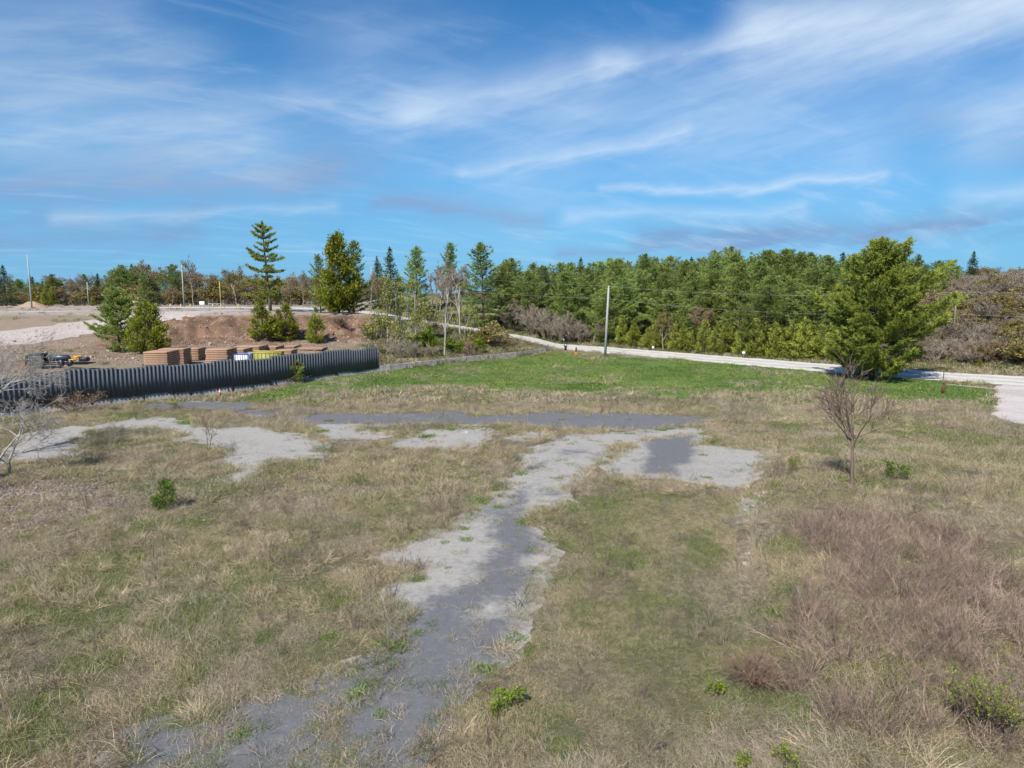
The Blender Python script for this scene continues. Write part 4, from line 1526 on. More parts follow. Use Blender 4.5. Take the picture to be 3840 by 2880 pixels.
# ------------------------------------------------------------------ the pine wood beyond the road
sky_line = lambda sx: np.interp(sx, [1800, 1950, 2100, 2300, 2500, 2700, 2950, 3100, 3300, 3550, 3700], [985, 990, 1000, 985, 970, 955, 950, 965, 960, 1000, 1030])
rows = ((120, .3, 1.30), (127, .0, 1.16), (136, .5, 1.08), (146, .2, 1.0), (157, .7, .98), (170, .4, .99), (186, .1, 1.0))
LP = 'pine of the dense wood beyond the gravel road'
for ri, (d, off, kf) in enumerate(rows):
    nth = 0
    step = 4.9 * FPX / d
    sx = 1870 + off * step
    while sx < 3660:
        px = sx + rt.uniform(-.32, .32) * step
        dd = d + rt.uniform(-3, 3) - (14 if px > 2750 else 0) * (1 if ri < 4 else .3)
        yr_ = float(np.interp((px - CXP) / FPX * dd, _ro[:, 0], _ro[:, 1]))
        if dd > yr_ + 15:
            top_row = sky_line(px) + rt.uniform(-14, 26) + (kf - 1) * 420 + (rt.random() < .12) * -22
            b, hh = far(px, dd, top_row)
            if hh > 4:
                kk = PINES[rt.randrange(6)] if rt.random() < .8 else (LEAFY_PINES + SPRUCES[:1])[rt.randrange(4)]
                w_ = (15 / hh) * rt.uniform(.85, 1.1) if hh < 14 else rt.uniform(.9, 1.12)
                lb_ = LP if ri > 1 else '%s of the pine wood beyond the road, %s tree from the left' % (('low front edge', 'tall front row')[ri], ORD[nth])
                nth += 1
                plant('pine_tree', lb_, 'tree', kk, b, hh, rt.uniform(0, 6.28), 'pines of the wood beyond the road', min(w_, 1.45))
        sx += step
# cedar hedge along the far verge
for k, (sx, sy, off) in enumerate([(2335, 1185, 12), (2380, 1210, 11), (2470, 1200, 11), (2440, 1225, 10)] + [(2535 + i * 37 + rt.uniform(-9, 9), 1215 + rt.uniform(-22, 18) - 12 * (i % 3 == 1), 10 + rt.uniform(-1, 4)) for i in range(17)]):
    u = (sx - CXP) / FPX
    d = next(dd for dd in np.arange(60, 150, .5) if dd > np.interp(u * dd, _ro[:, 0], _ro[:, 1]) + off)
    b, hh = far(sx, d, sy)
    lab = ('yellowish young cedar in the hedge beyond the road, %s from its left end' % ORD[k - 4]) if k > 3 else ('yellow green cedar behind the near utility pole, tallest and leftmost', 'low yellow green cedar right beside the tallest one at the utility pole', 'yellow green cedar just left of the hedge, right of the budding tree', 'lowest yellow green cedar between utility pole and hedge')[k]
    plant('hedge_cedar', lab, 'tree', CEDARS[k % 4], b, hh, rt.uniform(0, 6), 'hedge cedars beyond the road' if k > 3 else 'cedars behind the utility pole', rt.uniform(.8, 1.1) * min(1.35, 5.2 / max(hh, 2.5)))
# bare and budding trees in front of the wood
for sx, sy, off, kk, lab in ((2490, 1170, 9, OLIVE[0], 'young tree with greenish buds in front of the pines, right of the utility pole'),
                             (2225, 1200, 8, BARE[0], 'small bare grey tree left of the utility pole beyond the road'),
                             (2140, 1160, 9, BARE[2], 'thin bare tree at the right end of the grey roadside brush'),
                             (2660, 1150, 14, TAN[1], 'tan budding tree showing in front of the pines, middle of the hedge'),
                             (3380, 1075, 22, TAN[2], 'tan budding tree behind the right side of the big roadside pine')):
    u = (sx - CXP) / FPX
    d = next(dd for dd in np.arange(60, 160, .5) if dd > np.interp(u * dd, _ro[:, 0], _ro[:, 1]) + off)
    b, hh = far(sx, d, sy)
    plant('young_tree', lab, 'tree', kk, b, hh, rt.uniform(0, 6))

# ------------------------------------------------------------------ brush beyond the road, left of the wood
b, hh = far(1935, 139, 1118)
plant('bare_shrub', 'wide bare grey shrub on the grassy slope above the road', 'shrub', bare_kind(660, 5, .75, 4, .07, 6, 'twig_grey', .2, .2, (4, 5), .62, None, 0, 0, 0, .03), b, hh, 0, None, 1.25)
for i in range(13):
    sx = 1985 + i * 17 + rt.uniform(-6, 6)
    b, hh = far(sx, 134 - i * .6 + rt.uniform(-1.5, 3), 1128 + i * 7 + rt.uniform(-12, 12))
    plant('bare_shrub', 'grey leafless shrub in the brush strip by the road, %s from the left' % ORD[i], 'shrub', SHRUB_GREY[i % 4], b, hh, rt.uniform(0, 6), 'grey brush left of the pine wood', 1.0)
for i in range(9):
    sx = 1615 + i * 18 + rt.uniform(-8, 8)
    b, hh = far(sx, 141 + rt.uniform(-3, 8), 985 + rt.uniform(-20, 45))
    plant('bare_tree', 'grey leafless tree of the thicket left of the large broad pine, %s from the left' % ORD[i], 'tree', BARE[i % 3], b, hh, rt.uniform(0, 6), 'bare thicket by the pines', .75)
for i, (sx, d, sy) in enumerate(((1350, 150, 1015), (1385, 142, 1000), (1130, 150, 1010), (1090, 160, 1020), (1440, 146, 1040))):
    b, hh = far(sx, d, sy)
    plant('bare_tree', ('leafless tree with forked trunk right of the big cedar', 'brown topped leafless tree right of the big cedar, nearest it', 'leafless tree between the layered pine and the big cedar',
                        'smaller leafless tree right of the layered pine', 'thin leafless tree in front of the grey green spruce')[i], 'tree', (BARE + TAN)[i], b, hh, rt.uniform(0, 6), None, .8)

# ------------------------------------------------------------------ pale poplars and saplings on the slope behind the wall
POP = [bare_kind(670 + i, 10, .45, 4, .09, 1, 'twig_pale', .7, .12, (7, 9), .30, None, 0, 0, 0, .016, (0, 0), None, .05) for i in range(3)]
POPL = [bare_kind(680 + i, 10, .45, 4, .08, 1, 'twig_pale', .7, .12, (7, 9), .28, 'bud_lime', 900, .16, .09, .016, (0, 0), None, .05) for i in range(3)]
for sx, d, sy, kk, lab in ((1663, 98, 1072, POP[0], 'pale bare poplar behind the concrete wall, tallest of the group'),
                           (1534, 108, 1080, POP[1], 'pale bare poplar left of the tallest one on the slope'),
                           (1722, 118, 1030, POP[2], 'pale bare poplar higher up the slope near the road'),
                           (1452, 99, 1040, POPL[0], 'poplar with lime green buds right of the fence end'),
                           (1478, 104, 1052, POPL[1], 'slim lime budded poplar next to the one at the fence end'),
                           (1500, 102, 1110, POPL[2], 'shorter lime budded poplar between two bare ones'),
                           (1556, 112, 1042, POPL[1], 'tall lime budded poplar left of centre on the slope'),
                           (1352, 94, 1240, POP[0], 'small pale leafless sapling behind the right end of the fence')):
    b, hh = far(sx, d, sy)
    plant('poplar_tree', lab, 'tree', kk, b, hh, rt.uniform(0, 6))
SAPL = [bare_kind(690 + i, 3.5, .6, 3, .03, 4, 'twig_pale', .5, .2, (4, 5), .55, 'bud_lime', 1500, .16, .10, .014) for i in range(2)]
GREENB = [bare_kind(695 + i, 2.5, .6, 3, .03, 6, 'twig_brown', .4, .2, (4, 5), .55, 'leaf_lime', 2600, .17, .11, .014) for i in range(2)]
for sx, d, sy, kk, lab in ((1605, 112, 1128, SAPL[0], 'lime green sapling half way up the slope, left of the tallest poplar'),
                           (1742, 118, 1142, SAPL[1], 'rounded lime green sapling high on the slope by the road'),
                           (1602, 100, 1222, GREENB[0], 'bright green leafy bush on the slope left of the tallest poplar'),
                           (1445, 96, 1160, SAPL[1], 'wide pale yellow green bush behind the fence end')):
    b, hh = far(sx, d, sy)
    plant('sapling', lab, 'shrub', kk, b, hh, rt.uniform(0, 6))
for i, (sx, d, sy, kk, lab) in enumerate(((1850, 110, 1205, SHRUB_OLIVE[0], 'orange brown bush on the mound above the end of the wall'),
                                          (1805, 108, 1225, SHRUB_OLIVE[1], 'olive bush left of the orange brown one on the mound'),
                                          (1895, 112, 1245, SHRUB_RED[0], 'low reddish dead bush at the right foot of the mound'),
                                          (1940, 113, 1275, SHRUB_RED[1], 'lowest reddish dead bush beside the road edge of the mound'),
                                          (1760, 97, 1272, SHRUB_RED[2], 'pinkish leafless shrub leaning over the concrete wall'),
                                          (1500, 93, 1270, SHRUB_GREY[0], 'dark leafless bramble behind the wall, right of the fence'),
                                          (1545, 95, 1262, SHRUB_GREY[1], 'dark leafless bramble in the middle of the slope foot'),
                                          (1620, 96, 1280, SHRUB_GREY[2], 'grey bramble at the foot of the tallest poplar'),
                                          (1700, 99, 1268, GREENB[1], 'low dark green bush right of the tallest poplar'),
                                          (1790, 101, 1262, GREENB[0], 'dark green bush under the mound behind the wall'),
                                          (1420, 88, 1325, SHRUB_RED[0], 'brown dead bush right against the end of the fence'),
                                          (2052, 109.5, 1288, SHRUB_GREY[3], 'small grey bush at the right end of the concrete wall'))):
    b, hh = far(sx, d, sy)
    plant('bush', lab, 'shrub', kk, b, hh, rt.uniform(0, 6), None, 1.25)

# ------------------------------------------------------------------ mixed tree line far behind the plateau on the left
LL = ('dark pine of the far tree line behind the plateau', 'budding brown tree of the far tree line behind the plateau', 'leafless tree of the far tree line behind the plateau')
for i in range(120):
    sx = -150 + i * 14.5 + rt.uniform(-10, 10)
    d = 186 + 44 * rt.random()
    u = rt.random()
    tr = np.interp(sx, [-100, 100, 300, 420, 560, 660, 780, 1000, 1500], [1035, 1050, 1040, 1015, 995, 1010, 1035, 1040, 1040]) + rt.uniform(-18, 30)
    b, hh = far(sx, d, tr)
    if (u < .5 and sx < 700) or u < .12:
        plant('pine_tree', LL[0], 'tree', (PINES + SPRUCES)[rt.randrange(9)], b, hh, rt.uniform(0, 6), 'far tree line pines', 1.2)
    elif u < .85:
        plant('budding_tree', LL[1], 'tree', (OLIVE + TAN)[rt.randrange(6)], b, hh * rt.uniform(.85, 1), rt.uniform(0, 6), 'far tree line budding trees', 1.5)
    else:
        plant('bare_tree', LL[2], 'tree', BARE[rt.randrange(3)], b, hh * 1.08, rt.uniform(0, 6), 'far tree line bare trees', 1.0)
for i in range(64):
    sx = -160 + i * 26 + rt.uniform(-9, 9)
    b, _ = far(sx, 181 + 30 * (i % 2) + rt.uniform(0, 6))
    plant('undergrowth_shrub', 'brown leafless shrub at the foot of the far tree line behind the plateau', 'shrub', (SHRUB_OLIVE + SHRUB_GREY[:2] + SHRUB_RED[:1])[i % 6], b, rt.uniform(3.4, 5.5), rt.uniform(0, 6), 'undergrowth of the far tree line', 1.7)
for sx, d, sy, kk, lab, w in ((10, 172, 995, SPRUCES[0], 'dark spruce behind the left utility pole at the picture edge', 1.3),
                              (175, 170, 1058, CEDARS_G[1], 'broad olive cedar right of the leftmost utility pole', .95), (118, 172, 1085, CEDARS_G[0], 'smaller dark cedar close to the leftmost utility pole', .8),
                              (245, 174, 1100, SPRUCES[1], 'small dark spruce right of the broad olive cedar', 1.1), (283, 172, 1108, SPRUCES[2], 'second small spruce right of the broad olive cedar', 1.3),
                              (345, 172, 1110, CEDARS_G[2], 'small yellow cedar left of the leggy pine', .8), (315, 176, 1120, SPRUCES[0], 'third small spruce, before the small yellow cedar', 1.2),
                              (535, 165, 1020, LEAFY_PINES[2], 'light green pine behind the yellow loader', .8), (585, 166, 1090, SPRUCES[1], 'small dark spruce right of the yellow loader', 1.2),
                              (715, 178, 955, BARE[1], 'tall leafless tree beside the middle utility pole', .85),
                              (800, 182, 1030, OLIVE[0], 'olive budding tree right of the tall leafless one', 1.0), (880, 180, 1000, OLIVE[1], 'tall olive budding tree left of the layered pine', 1.0),
                              (640, 178, 1070, TAN[0], 'rounded tan budding tree left of the middle utility pole', 1.25), (1060, 175, 1035, OLIVE[2], 'olive budding tree right of the layered pine', .9),
                              (920, 182, 1060, OLIVE[2], 'lower olive budding tree behind the layered pine', 1.2)):
    b, hh = far(sx, d, sy)
    plant('tree', lab, 'tree', kk, b, hh, rt.uniform(0, 6), None, w)

# ------------------------------------------------------------------ brushy hillside on the right
HL = ('grey leafless shrub on the brushy hillside right of the big pine', 'reddish leafless shrub on the brushy hillside right of the big pine', 'olive budding shrub on the brushy hillside right of the big pine')
for i in range(380):
    sx = rt.uniform(3330, 4080)
    d = 84 + 66 * rt.random() ** 1.3
    x = (sx - CXP) / FPX * d
    if d < np.interp(x, _ro[:, 0], _ro[:, 1]) + 15:
        continue
    b, _ = far(sx, d)
    u = rt.random()
    kk, lb, gp = ((SHRUB_GREY[i % 4], HL[0], 'grey hillside shrubs') if u < .80 else (SHRUB_RED[i % 3], HL[1], 'reddish hillside shrubs') if u < .84 else (SHRUB_OLIVE[i % 3], HL[2], 'olive hillside shrubs'))
    plant('hillside_shrub', lb, 'shrub', kk, b, rt.uniform(2.0, 3.4), rt.uniform(0, 6), gp, 1.4)
for i in range(12):
    sx = 3330 + i * 50 + rt.uniform(-15, 15)
    b, hh = far(sx, rt.uniform(140, 165), np.interp(sx, [3300, 3500, 3750, 3900], [1010, 1040, 1030, 990]) + rt.uniform(-15, 20))
    plant('budding_tree', 'tan or olive budding tree along the top of the right hillside', 'tree', (OLIVE + TAN[:1])[i % 4], b, max(hh * .85, 3), rt.uniform(0, 6), 'trees on top of the right hillside', 1.1)
for sx, d, sy, kk, lab in ((3760, 94, 1262, SHRUB_OLIVE[1], 'olive bush at the foot of the right hillside'), (3675, 84, 1345, CEDARS_G[0], 'tiny green cedar in the verge right of the white post')):
    b, hh = far(sx, d, sy)
    plant('bush', lab, 'shrub', kk, b, hh, 0, None, 1.0)

# ------------------------------------------------------------------ plants in the lot
g = ground(3196, 1822)
_, hh = far(3196, g[1], 1372)
K = bare_kind(701, 5.8, .62, 4, .075, 1, 'twig_brown', .30, .45, (4, 5), .80, None, 0, 0, 0, .015, (0, 0), None, .09, .42)
plant('bare_young_tree', 'bare young tree with spreading crown standing in the dry grass before the big pine', 'tree', K, g, hh * 1.12, 1.0)
for sx, sy, ty, seed, kw, lab in ((782, 1690, 1512, 703, dict(wood='twig_brown'), 'bare brown sapling at the edge of the left gravel patch'),
                                  (415, 1692, 1575, 704, dict(wood='twig_grey'), 'dark twiggy sapling left of the brown one in the left grass'),
                                  (2832, 2060, 1800, 705, dict(wood='twig_grey'), 'thin grey leafless sapling by the ditch right of the pavement'),
                                  (2885, 2175, 1960, 706, dict(wood='twig_grey'), 'second thin leafless sapling by the ditch, nearer the camera'),
                                  (3368, 1945, 1800, 707, dict(wood='twig_brown', buds='bud_olive', nbud=120, bl=.05, bw=.03), 'dark leafy sapling right of the bare young tree'),
                                  (3140, 2460, 2230, 708, dict(wood='twig_brown', buds='bud_olive', nbud=60, bl=.04, bw=.025), 'dark upright sapling in the middle of the brown brush'),
                                  (1755, 1405, 1340, 709, dict(wood='twig_red'), 'thin crooked pale stake like sapling in front of the wall')):
    g = ground(sx, sy)
    _, hh = far(sx, g[1], ty)
    plant('sapling', lab, 'shrub', bare_kind(seed, 2.5, .6, 3, .016, 1 if seed in (705, 706, 708) else 2 if seed != 704 else 5, first=.25, kids=(3, 4) if seed in (705, 706, 708) else (4, 5), lenf=.5, twig=.004 if seed in (705, 706, 708) else .006, **kw), g, hh, seed * 1.0)
# big pale leafless tree whose branches reach in from the left
xb, yb = -30.6, 37.2
K = bare_kind(712, 9.5, .62, 5, .11, 1, 'twig_pale', .12, .10, (4, 5), .66, None, 0, 0, 0, .011, (.12, -.05), (.55, -.1, .05), .16)
plant('leafless_tree', 'big pale leafless tree whose long branches reach in at the left edge', 'tree', K, (xb, yb, h1(xb, yb)), 7.4, 0.0)
K2 = bare_kind(713, 4.5, .8, 4, .05, 3, 'twig_pale', .0, .05, (4, 5), .66, None, 0, 0, 0, .010, (.5, -.1), (.5, 0, -.1), .2)
plant('leafless_shrub', 'pale sprawling leafless shrub low at the left edge', 'shrub', K2, (-26.0, 34.8, h1(-26.0, 34.8)), 4.3, 0.0, None, 1.3)


def leafy(sx, sy, ty, wpx, seed, lab, leaf='leaf_lime', n=420, bl=.07, bw=.045, stems=6, wood='twig_brown', nm='leafy_shrub'):
    g_ = ground(sx, sy)
    _, hh_ = far(sx, g_[1], ty)
    K_ = bare_kind(seed, 1.0, .65, 2, .014, stems, wood, .3, .2, (4, 5), .55, leaf, n, bl / max(hh_, .3), bw / max(hh_, .3), .007)
    nat = .55
    wide = (wpx / FPX * g_[1]) / (hh_ * 1.25)
    plant(nm, lab, 'shrub', K_, g_, hh_, seed * .7, None, wide, ('stems', 'leaves'))


g = ground(620, 1912)
_, hh = far(620, g[1], 1800)
plant('juniper_bush', 'green pointed evergreen bush alone in the left grass', 'shrub', cedar_kind(720, 1.4, .62, 1500, 'leaf_green', .17, .035, .3), g, hh, 0, None, 1.0, ('stems', 'foliage'))
g = ground(1112, 1432)
_, hh = far(1112, g[1], 1352)
plant('evergreen_bush', 'dark green bush growing against the corrugated fence', 'shrub', cedar_kind(721, 2.4, 1.0, 1800, 'pine', .3, .09, .45), g + np.array([.2, -.6, 0]), hh, 0, None, .95, ('stems', 'foliage'))
leafy(1893, 2668, 2588, 125, 730, 'small lime green leafy shrub beside the pavement near the bottom')
leafy(2690, 2608, 2555, 70, 731, 'tiny lime green shrub left of the dead brush heap', n=160)
leafy(3690, 2770, 2535, 330, 732, 'large leafy green shrub among brush at the lower right corner', 'leaf_lime', 1500, .055, .034, 22)
leafy(2962, 1775, 1705, 75, 733, 'yellow green shrub on the bank right of the pavement', 'leaf_lime', 260, .09, .055)
leafy(3352, 1795, 1732, 85, 734, 'bright green shrub right of the bare young tree', 'leaf_green', 420, .1, .06)
leafy(2780, 2900, 2830, 110, 735, 'yellow green weed at the bottom edge, right of centre', 'leaf_lime', 200, .05, .03)
leafy(2930, 2895, 2800, 160, 736, 'larger yellow green weed at the bottom edge, right of centre', 'leaf_lime', 260, .05, .03)
leafy(515, 1575, 1480, 60, 737, 'thin pale green weed in front of the concrete wall at left', 'bud_lime', 120, .12, .06)
leafy(660, 1535, 1500, 80, 738, 'low pale green weed before the fence, left of centre', 'bud_lime', 160, .12, .06)
leafy(285, 1548, 1465, 210, 739, 'brown dead shrub growing at the foot of the corrugated fence', 'bud_tan', 350, .12, .05, 12)
leafy(1095, 1440, 1408, 90, 740, 'low brown dead weed under the fence, left of the dark bush', 'bud_tan', 160, .1, .05, 8)
g = ground(2835, 2590)
plant('dead_brush_heap', 'heap of grey dead stems at the ditch, lower right', 'brush', bare_kind(741, 1.2, .9, 2, .010, 40, 'twig_red', .05, .1, (4, 5), .55, None, 0, 0, 0, .005), g, 1.25, 0, None, 1.5, ('stems', 'crown'))
# green tufts that stand out on the pavement and its edges
TUFT = [clump_mesh('tuft', 760 + i, 130, .30, .26, .022, .75, .35) for i in range(3)]


def tuft_material():
    m, t, out = mat_new('green_weed')
    a = t.attr('tint').outputs['Fac']
    principled(t, out, t.mix(a, (0.055, 0.115, 0.018, 1), (0.17, 0.25, 0.05, 1)), .7, .2)
    return m


for t_ in TUFT:
    t_.materials.clear()
    t_.materials.append(tuft_material())
for i, (sx, sy, w) in enumerate(((1425, 2690, 95), (1340, 2610, 130), (1235, 2395, 90), (1480, 2430, 150), (1565, 2380, 70), (1935, 2400, 110), (1830, 2520, 140), (1740, 1985, 60), (1745, 2030, 70), (1665, 2040, 50),
                                 (1680, 2135, 40), (1575, 2175, 80), (2060, 2010, 70), (1975, 1960, 110), (1805, 1885, 110), (1870, 1905, 60), (2095, 1920, 70), (1955, 1780, 60), (2095, 1795, 40), (2635, 1710, 45), (2650, 1795, 50),
                                 (2640, 1630, 50), (1235, 1580, 45), (1205, 1620, 70), (1690, 1615, 40), (900, 2770, 130), (820, 2830, 100), (480, 2860, 130), (1180, 2740, 110), (1100, 2600, 80), (2110, 1575, 40), (2480, 1615, 60), (700, 1590, 90), (1600, 1640, 80))):
    g = ground(sx, sy)
    s = w / FPX * g[1] / .75
    o = link('weed_tuft', TUFT[i % 3], None, tuple(g), i * 1.3, (s, s, s * .8))
    tag(o, 'green weed tuft on or beside the worn pavement', 'weed', 'green weed tufts along the pavement')

# ------------------------------------------------------------------ corrugated fence and its concrete wall
def walk(poly, step, s0=0.0):
    d = np.concatenate([[0], np.cumsum(np.linalg.norm(np.diff(poly, axis=0), axis=1))])
    s = np.arange(s0, d[-1] - step * .4, step)
    f = lambda q: np.stack([np.interp(q, d, poly[:, 0]), np.interp(q, d, poly[:, 1])], -1)
    return f(s), f(s + step)


ro = random.Random(3)
PW = 2.1
fpoly = FENCE[(FENCE[:, 0] >= -50) & (FENCE[:, 0] <= -16)]
fd = np.concatenate([[0], np.cumsum(np.linalg.norm(np.diff(fpoly, axis=0), axis=1))])
nP = int(round(fd[-1] / PW))
PW = fd[-1] / nP
A_, B_ = walk(fpoly, PW)
prof, xx = [], 0.0
pitch = PW / 6
for k in range(6):
    x0 = k * pitch
    prof += [(x0, 0), (x0 + pitch * .70, 0), (x0 + pitch * .76, .032), (x0 + pitch * .94, .032)]
prof.append((PW, 0))
prof = np.array(prof)


def panel_mesh(hgt):
    m = MB()
    n = len(prof)
    T = .006
    vf = [(p[0] - PW / 2, -p[1], z) for z in (0, hgt) for p in prof]
    vb = [(p[0] - PW / 2, -p[1] + T, z) for z in (0, hgt) for p in prof]
    q = [(i, i + 1, n + i + 1, n + i) for i in range(n - 1)]
    q += [(2 * n + i + 1, 2 * n + i, 3 * n + i, 3 * n + i + 1) for i in range(n - 1)]
    q += [(n + i, n + i + 1, 3 * n + i + 1, 3 * n + i) for i in range(n - 1)] + [(i + 1, i, 2 * n + i, 2 * n + i + 1) for i in range(n - 1)]
    m.add(vf + vb, quads=q)
    return m.mesh('panel', M['clad'])


PM = [panel_mesh(2.55), panel_mesh(2.48), panel_mesh(2.62)]
rail_m = MB()
rail_m.box((0, 0, 0), (PW * .995, .06, .10))
rail_m = rail_m.mesh('rail', M['black'])
fence = thing('corrugated_fence', 'long dark blue grey corrugated metal fence on a concrete wall at left', 'fence', (*fpoly[0], 0))
ox, oy = fpoly[0]
post_m = MB()
post_m.box((0, 0, 1.2), (.17, .13, 2.4))
post_m.box((0, 0, .02), (.26, .24, .04))
post_m = post_m.mesh('post', M['rust'])
zprev = .5
for i, (a, b) in enumerate(zip(A_, B_)):
    c = (a + b) / 2
    dr = b - a
    az = math.atan2(dr[1], dr[0])
    nrm = np.array([dr[1], -dr[0]]) / np.linalg.norm(dr)
    zb = h1(c[0] + nrm[0], c[1] + nrm[1])
    zprev = .55 + .06 * math.sin(i * 1.9) + ro.uniform(-.04, .05) - (.12 if i > nP - 6 else 0)
    p = link('panel', PM[i % 3 if i % 2 else 0], fence, (c[0] - ox + nrm[0] * .135, c[1] - oy + nrm[1] * .135, zb + zprev), az)
    for zr in (1.0, 2.2):
        link('rail', rail_m, fence, (c[0] - ox + nrm[0] * .095, c[1] - oy + nrm[1] * .095, zb + zprev + zr), az)
    if i % 2 == 0 or i == nP - 1:
        e = b if i == nP - 1 else a
        link('post', post_m, fence, (e[0] - ox + nrm[0] * .062, e[1] - oy + nrm[1] * .062, h1(e[0] + nrm[0], e[1] + nrm[1])), az)

BW = 2.7
wpoly = FENCE[(FENCE[:, 0] >= -50)]
A_, B_ = walk(wpoly, BW)


def block_mesh(L, hgt):
    """cast block with a sloping foot, chamfered top edge"""
    pr = [(-.26, 0), (-.26, .10), (-.17, .17), (-.15, hgt - .05), (-.11, hgt), (.20, hgt), (.24, hgt - .05), (.26, 0)]
    m = MB()
    n = len(pr)
    v = [(sx * L / 2, p[0], p[1]) for sx in (-1, 1) for p in pr]
    q = [(i, (i + 1) % n, n + (i + 1) % n, n + i) for i in range(n)]
    m.add(v, quads=[tuple(reversed(f)) for f in q])
    m.add(v[:n], tris=[(0, i, i + 1) for i in range(1, n - 1)])
    m.add(v[n:], tris=[(0, i + 1, i) for i in range(1, n - 1)])
    return m.mesh('block', M['concrete'])


BM = [block_mesh(BW - .04, .74), block_mesh(BW - .05, .70), block_mesh(BW - .03, .72)]
wall = thing('concrete_wall', 'low weathered concrete block wall running under the fence and on to the road', 'wall', (*wpoly[0], 0))
for i, (a, b) in enumerate(zip(A_, B_)):
    c = (a + b) / 2
    dr = b - a
    nrm = np.array([dr[1], -dr[0]]) / np.linalg.norm(dr)
    zb = h1(c[0] + nrm[0] * 1.2, c[1] + nrm[1] * 1.2)
    o = link('block', BM[i % 3], wall, (c[0] - wpoly[0][0] - nrm[0] * .05, c[1] - wpoly[0][1] - nrm[1] * .05, zb - .06 + ro.uniform(-.02, .03)), math.atan2(dr[1], dr[0]) + ro.uniform(-.008, .008))

# ------------------------------------------------------------------ timber stacks behind the fence
STACKS = [(532, 619, 667, 1320, 72, 'leftmost and nearest stack of brown timber panels behind the fence'), (590, 682, 712, 1309, 77.5, 'timber panel stack directly behind the leftmost one'),
          (690, 738, 768, 1307, 82, 'timber panel stack with a dark gap on its left, third from the left'), (765, 845, 895, 1311, 75.5, 'broad timber panel stack left of the white and blue crate'),
          (862, 912, 943, 1309, 82, 'timber panel stack partly behind the broad one, left of the crate'), (882, 972, 1002, 1299, 91, 'far timber panel stack behind the white and blue crate'),
          (992, 1034, 1062, 1301, 94, 'far timber panel stack behind the olive bin, left'), (1052, 1102, 1132, 1299, 98, 'far timber panel stack right of the olive bin, highest'),
          (1030, 1092, 1112, 1313, 85, 'low timber panel stack just over the fence top right of the olive bin'), (1115, 1205, 1252, 1307, 96, 'rightmost timber panel stack barely showing above the fence')]
for si, (xa, xb_, xc, ty, d, lab) in enumerate(STACKS):
    fa = (xa - CXP) / FPX * d
    fb = (xb_ - CXP) / FPX * d
    wdt = fb - fa
    az = math.atan2(-fb, d)
    dep = max(1.6, min(3.2, (xc - xb_) / FPX * d / max(.2, math.sin(az)) * 1.05))
    cx_, cy_ = (fa + fb) / 2, d + dep / 2
    z0 = h1(cx_, cy_)
    r = ray(xb_, ty)
    zt = CAM_H + r[2] / r[1] * d
    n = max(5, int(round((zt - z0) / .19)))
    ph = (zt - z0) / n
    m = MB()
    m.box((0, 0, 0), (wdt, dep, ph * .80), 0, .5, 1, .012)
    me = m.mesh('panel', M['mat_wood'])
    mb = MB()
    for q in (-.42, 0, .42):
        mb.box((q * wdt, 0, 0), (.10, dep * .97, ph * .20))
    mbat = mb.mesh('battens', M['mat_wood'])
    st = thing('timber_stack', lab, 'timber stack', (cx_, cy_, z0), ro.uniform(-.05, .05))
    for k in range(n):
        o = link('panel', me, st, (ro.uniform(-.03, .03), ro.uniform(-.03, .03), ph * (k + .60)), ro.uniform(-.012, .012))
        link('battens', mbat, o, (0, 0, -ph * .498))

# crate and bin
d = 73.5
x = (900 - CXP) / FPX * d
z0 = h1(x, d)
zt = CAM_H + ray(900, 1328)[2] / ray(900, 1328)[1] * d - z0
cr = thing('blue_crate', 'white sheeted crate with a blue frame behind the fence', 'crate', (x, d + .7, z0))
build('sheet', M['tarp'], cr, lambda m: m.box((0, 0, zt / 2), (1.5, 1.2, zt - .06), 0, .5, 1, .03))
for sx in (-1, 1):
    for sy in (-1, 1):
        build('corner_post', M['blue'], cr, lambda m: m.box((sx * .77, sy * .62, zt / 2), (.07, .07, zt)))
for k in range(6):
    build('bar', M['blue'], cr, lambda m: m.box((-.62 + k * .25, -.63, zt - .45), (.035, .03, .8)))
for sy in (-1, 1):
    build('top_rail', M['blue'], cr, lambda m: m.box((0, sy * .62, zt), (1.6, .07, .07)))
d = 78
x = (985 - CXP) / FPX * d
z0 = h1(x, d)
zt = CAM_H + ray(985, 1323)[2] / ray(985, 1323)[1] * d - z0
bn = thing('olive_bin', 'olive yellow steel bin behind the fence right of the crate', 'bin', (x, d + 1, z0))


def bin_shell(m):
    w, l, t = 3.4, 1.9, .06
    for s_ in (-1, 1):
        m.box((0, s_ * l / 2, zt / 2), (w, t, zt))
        m.box((s_ * (w / 2 - t / 2), 0, zt / 2), (t, l - t - .004, zt))
    m.box((0, 0, .1), (w - 2 * t - .01, l - t - .01, .06))


build('shell', M['olive'], bn, bin_shell)
for k in range(8):
    build('rib', M['olive'], bn, lambda m: m.box((-1.55 + k * .44, -1.02, zt / 2), (.07, .07, zt * .96)))
for s_ in (-1, 1):
    build('rim', M['straw_yellow'], bn, lambda m: m.box((0, s_ * .97, zt + .04), (3.52, .13, .08)))

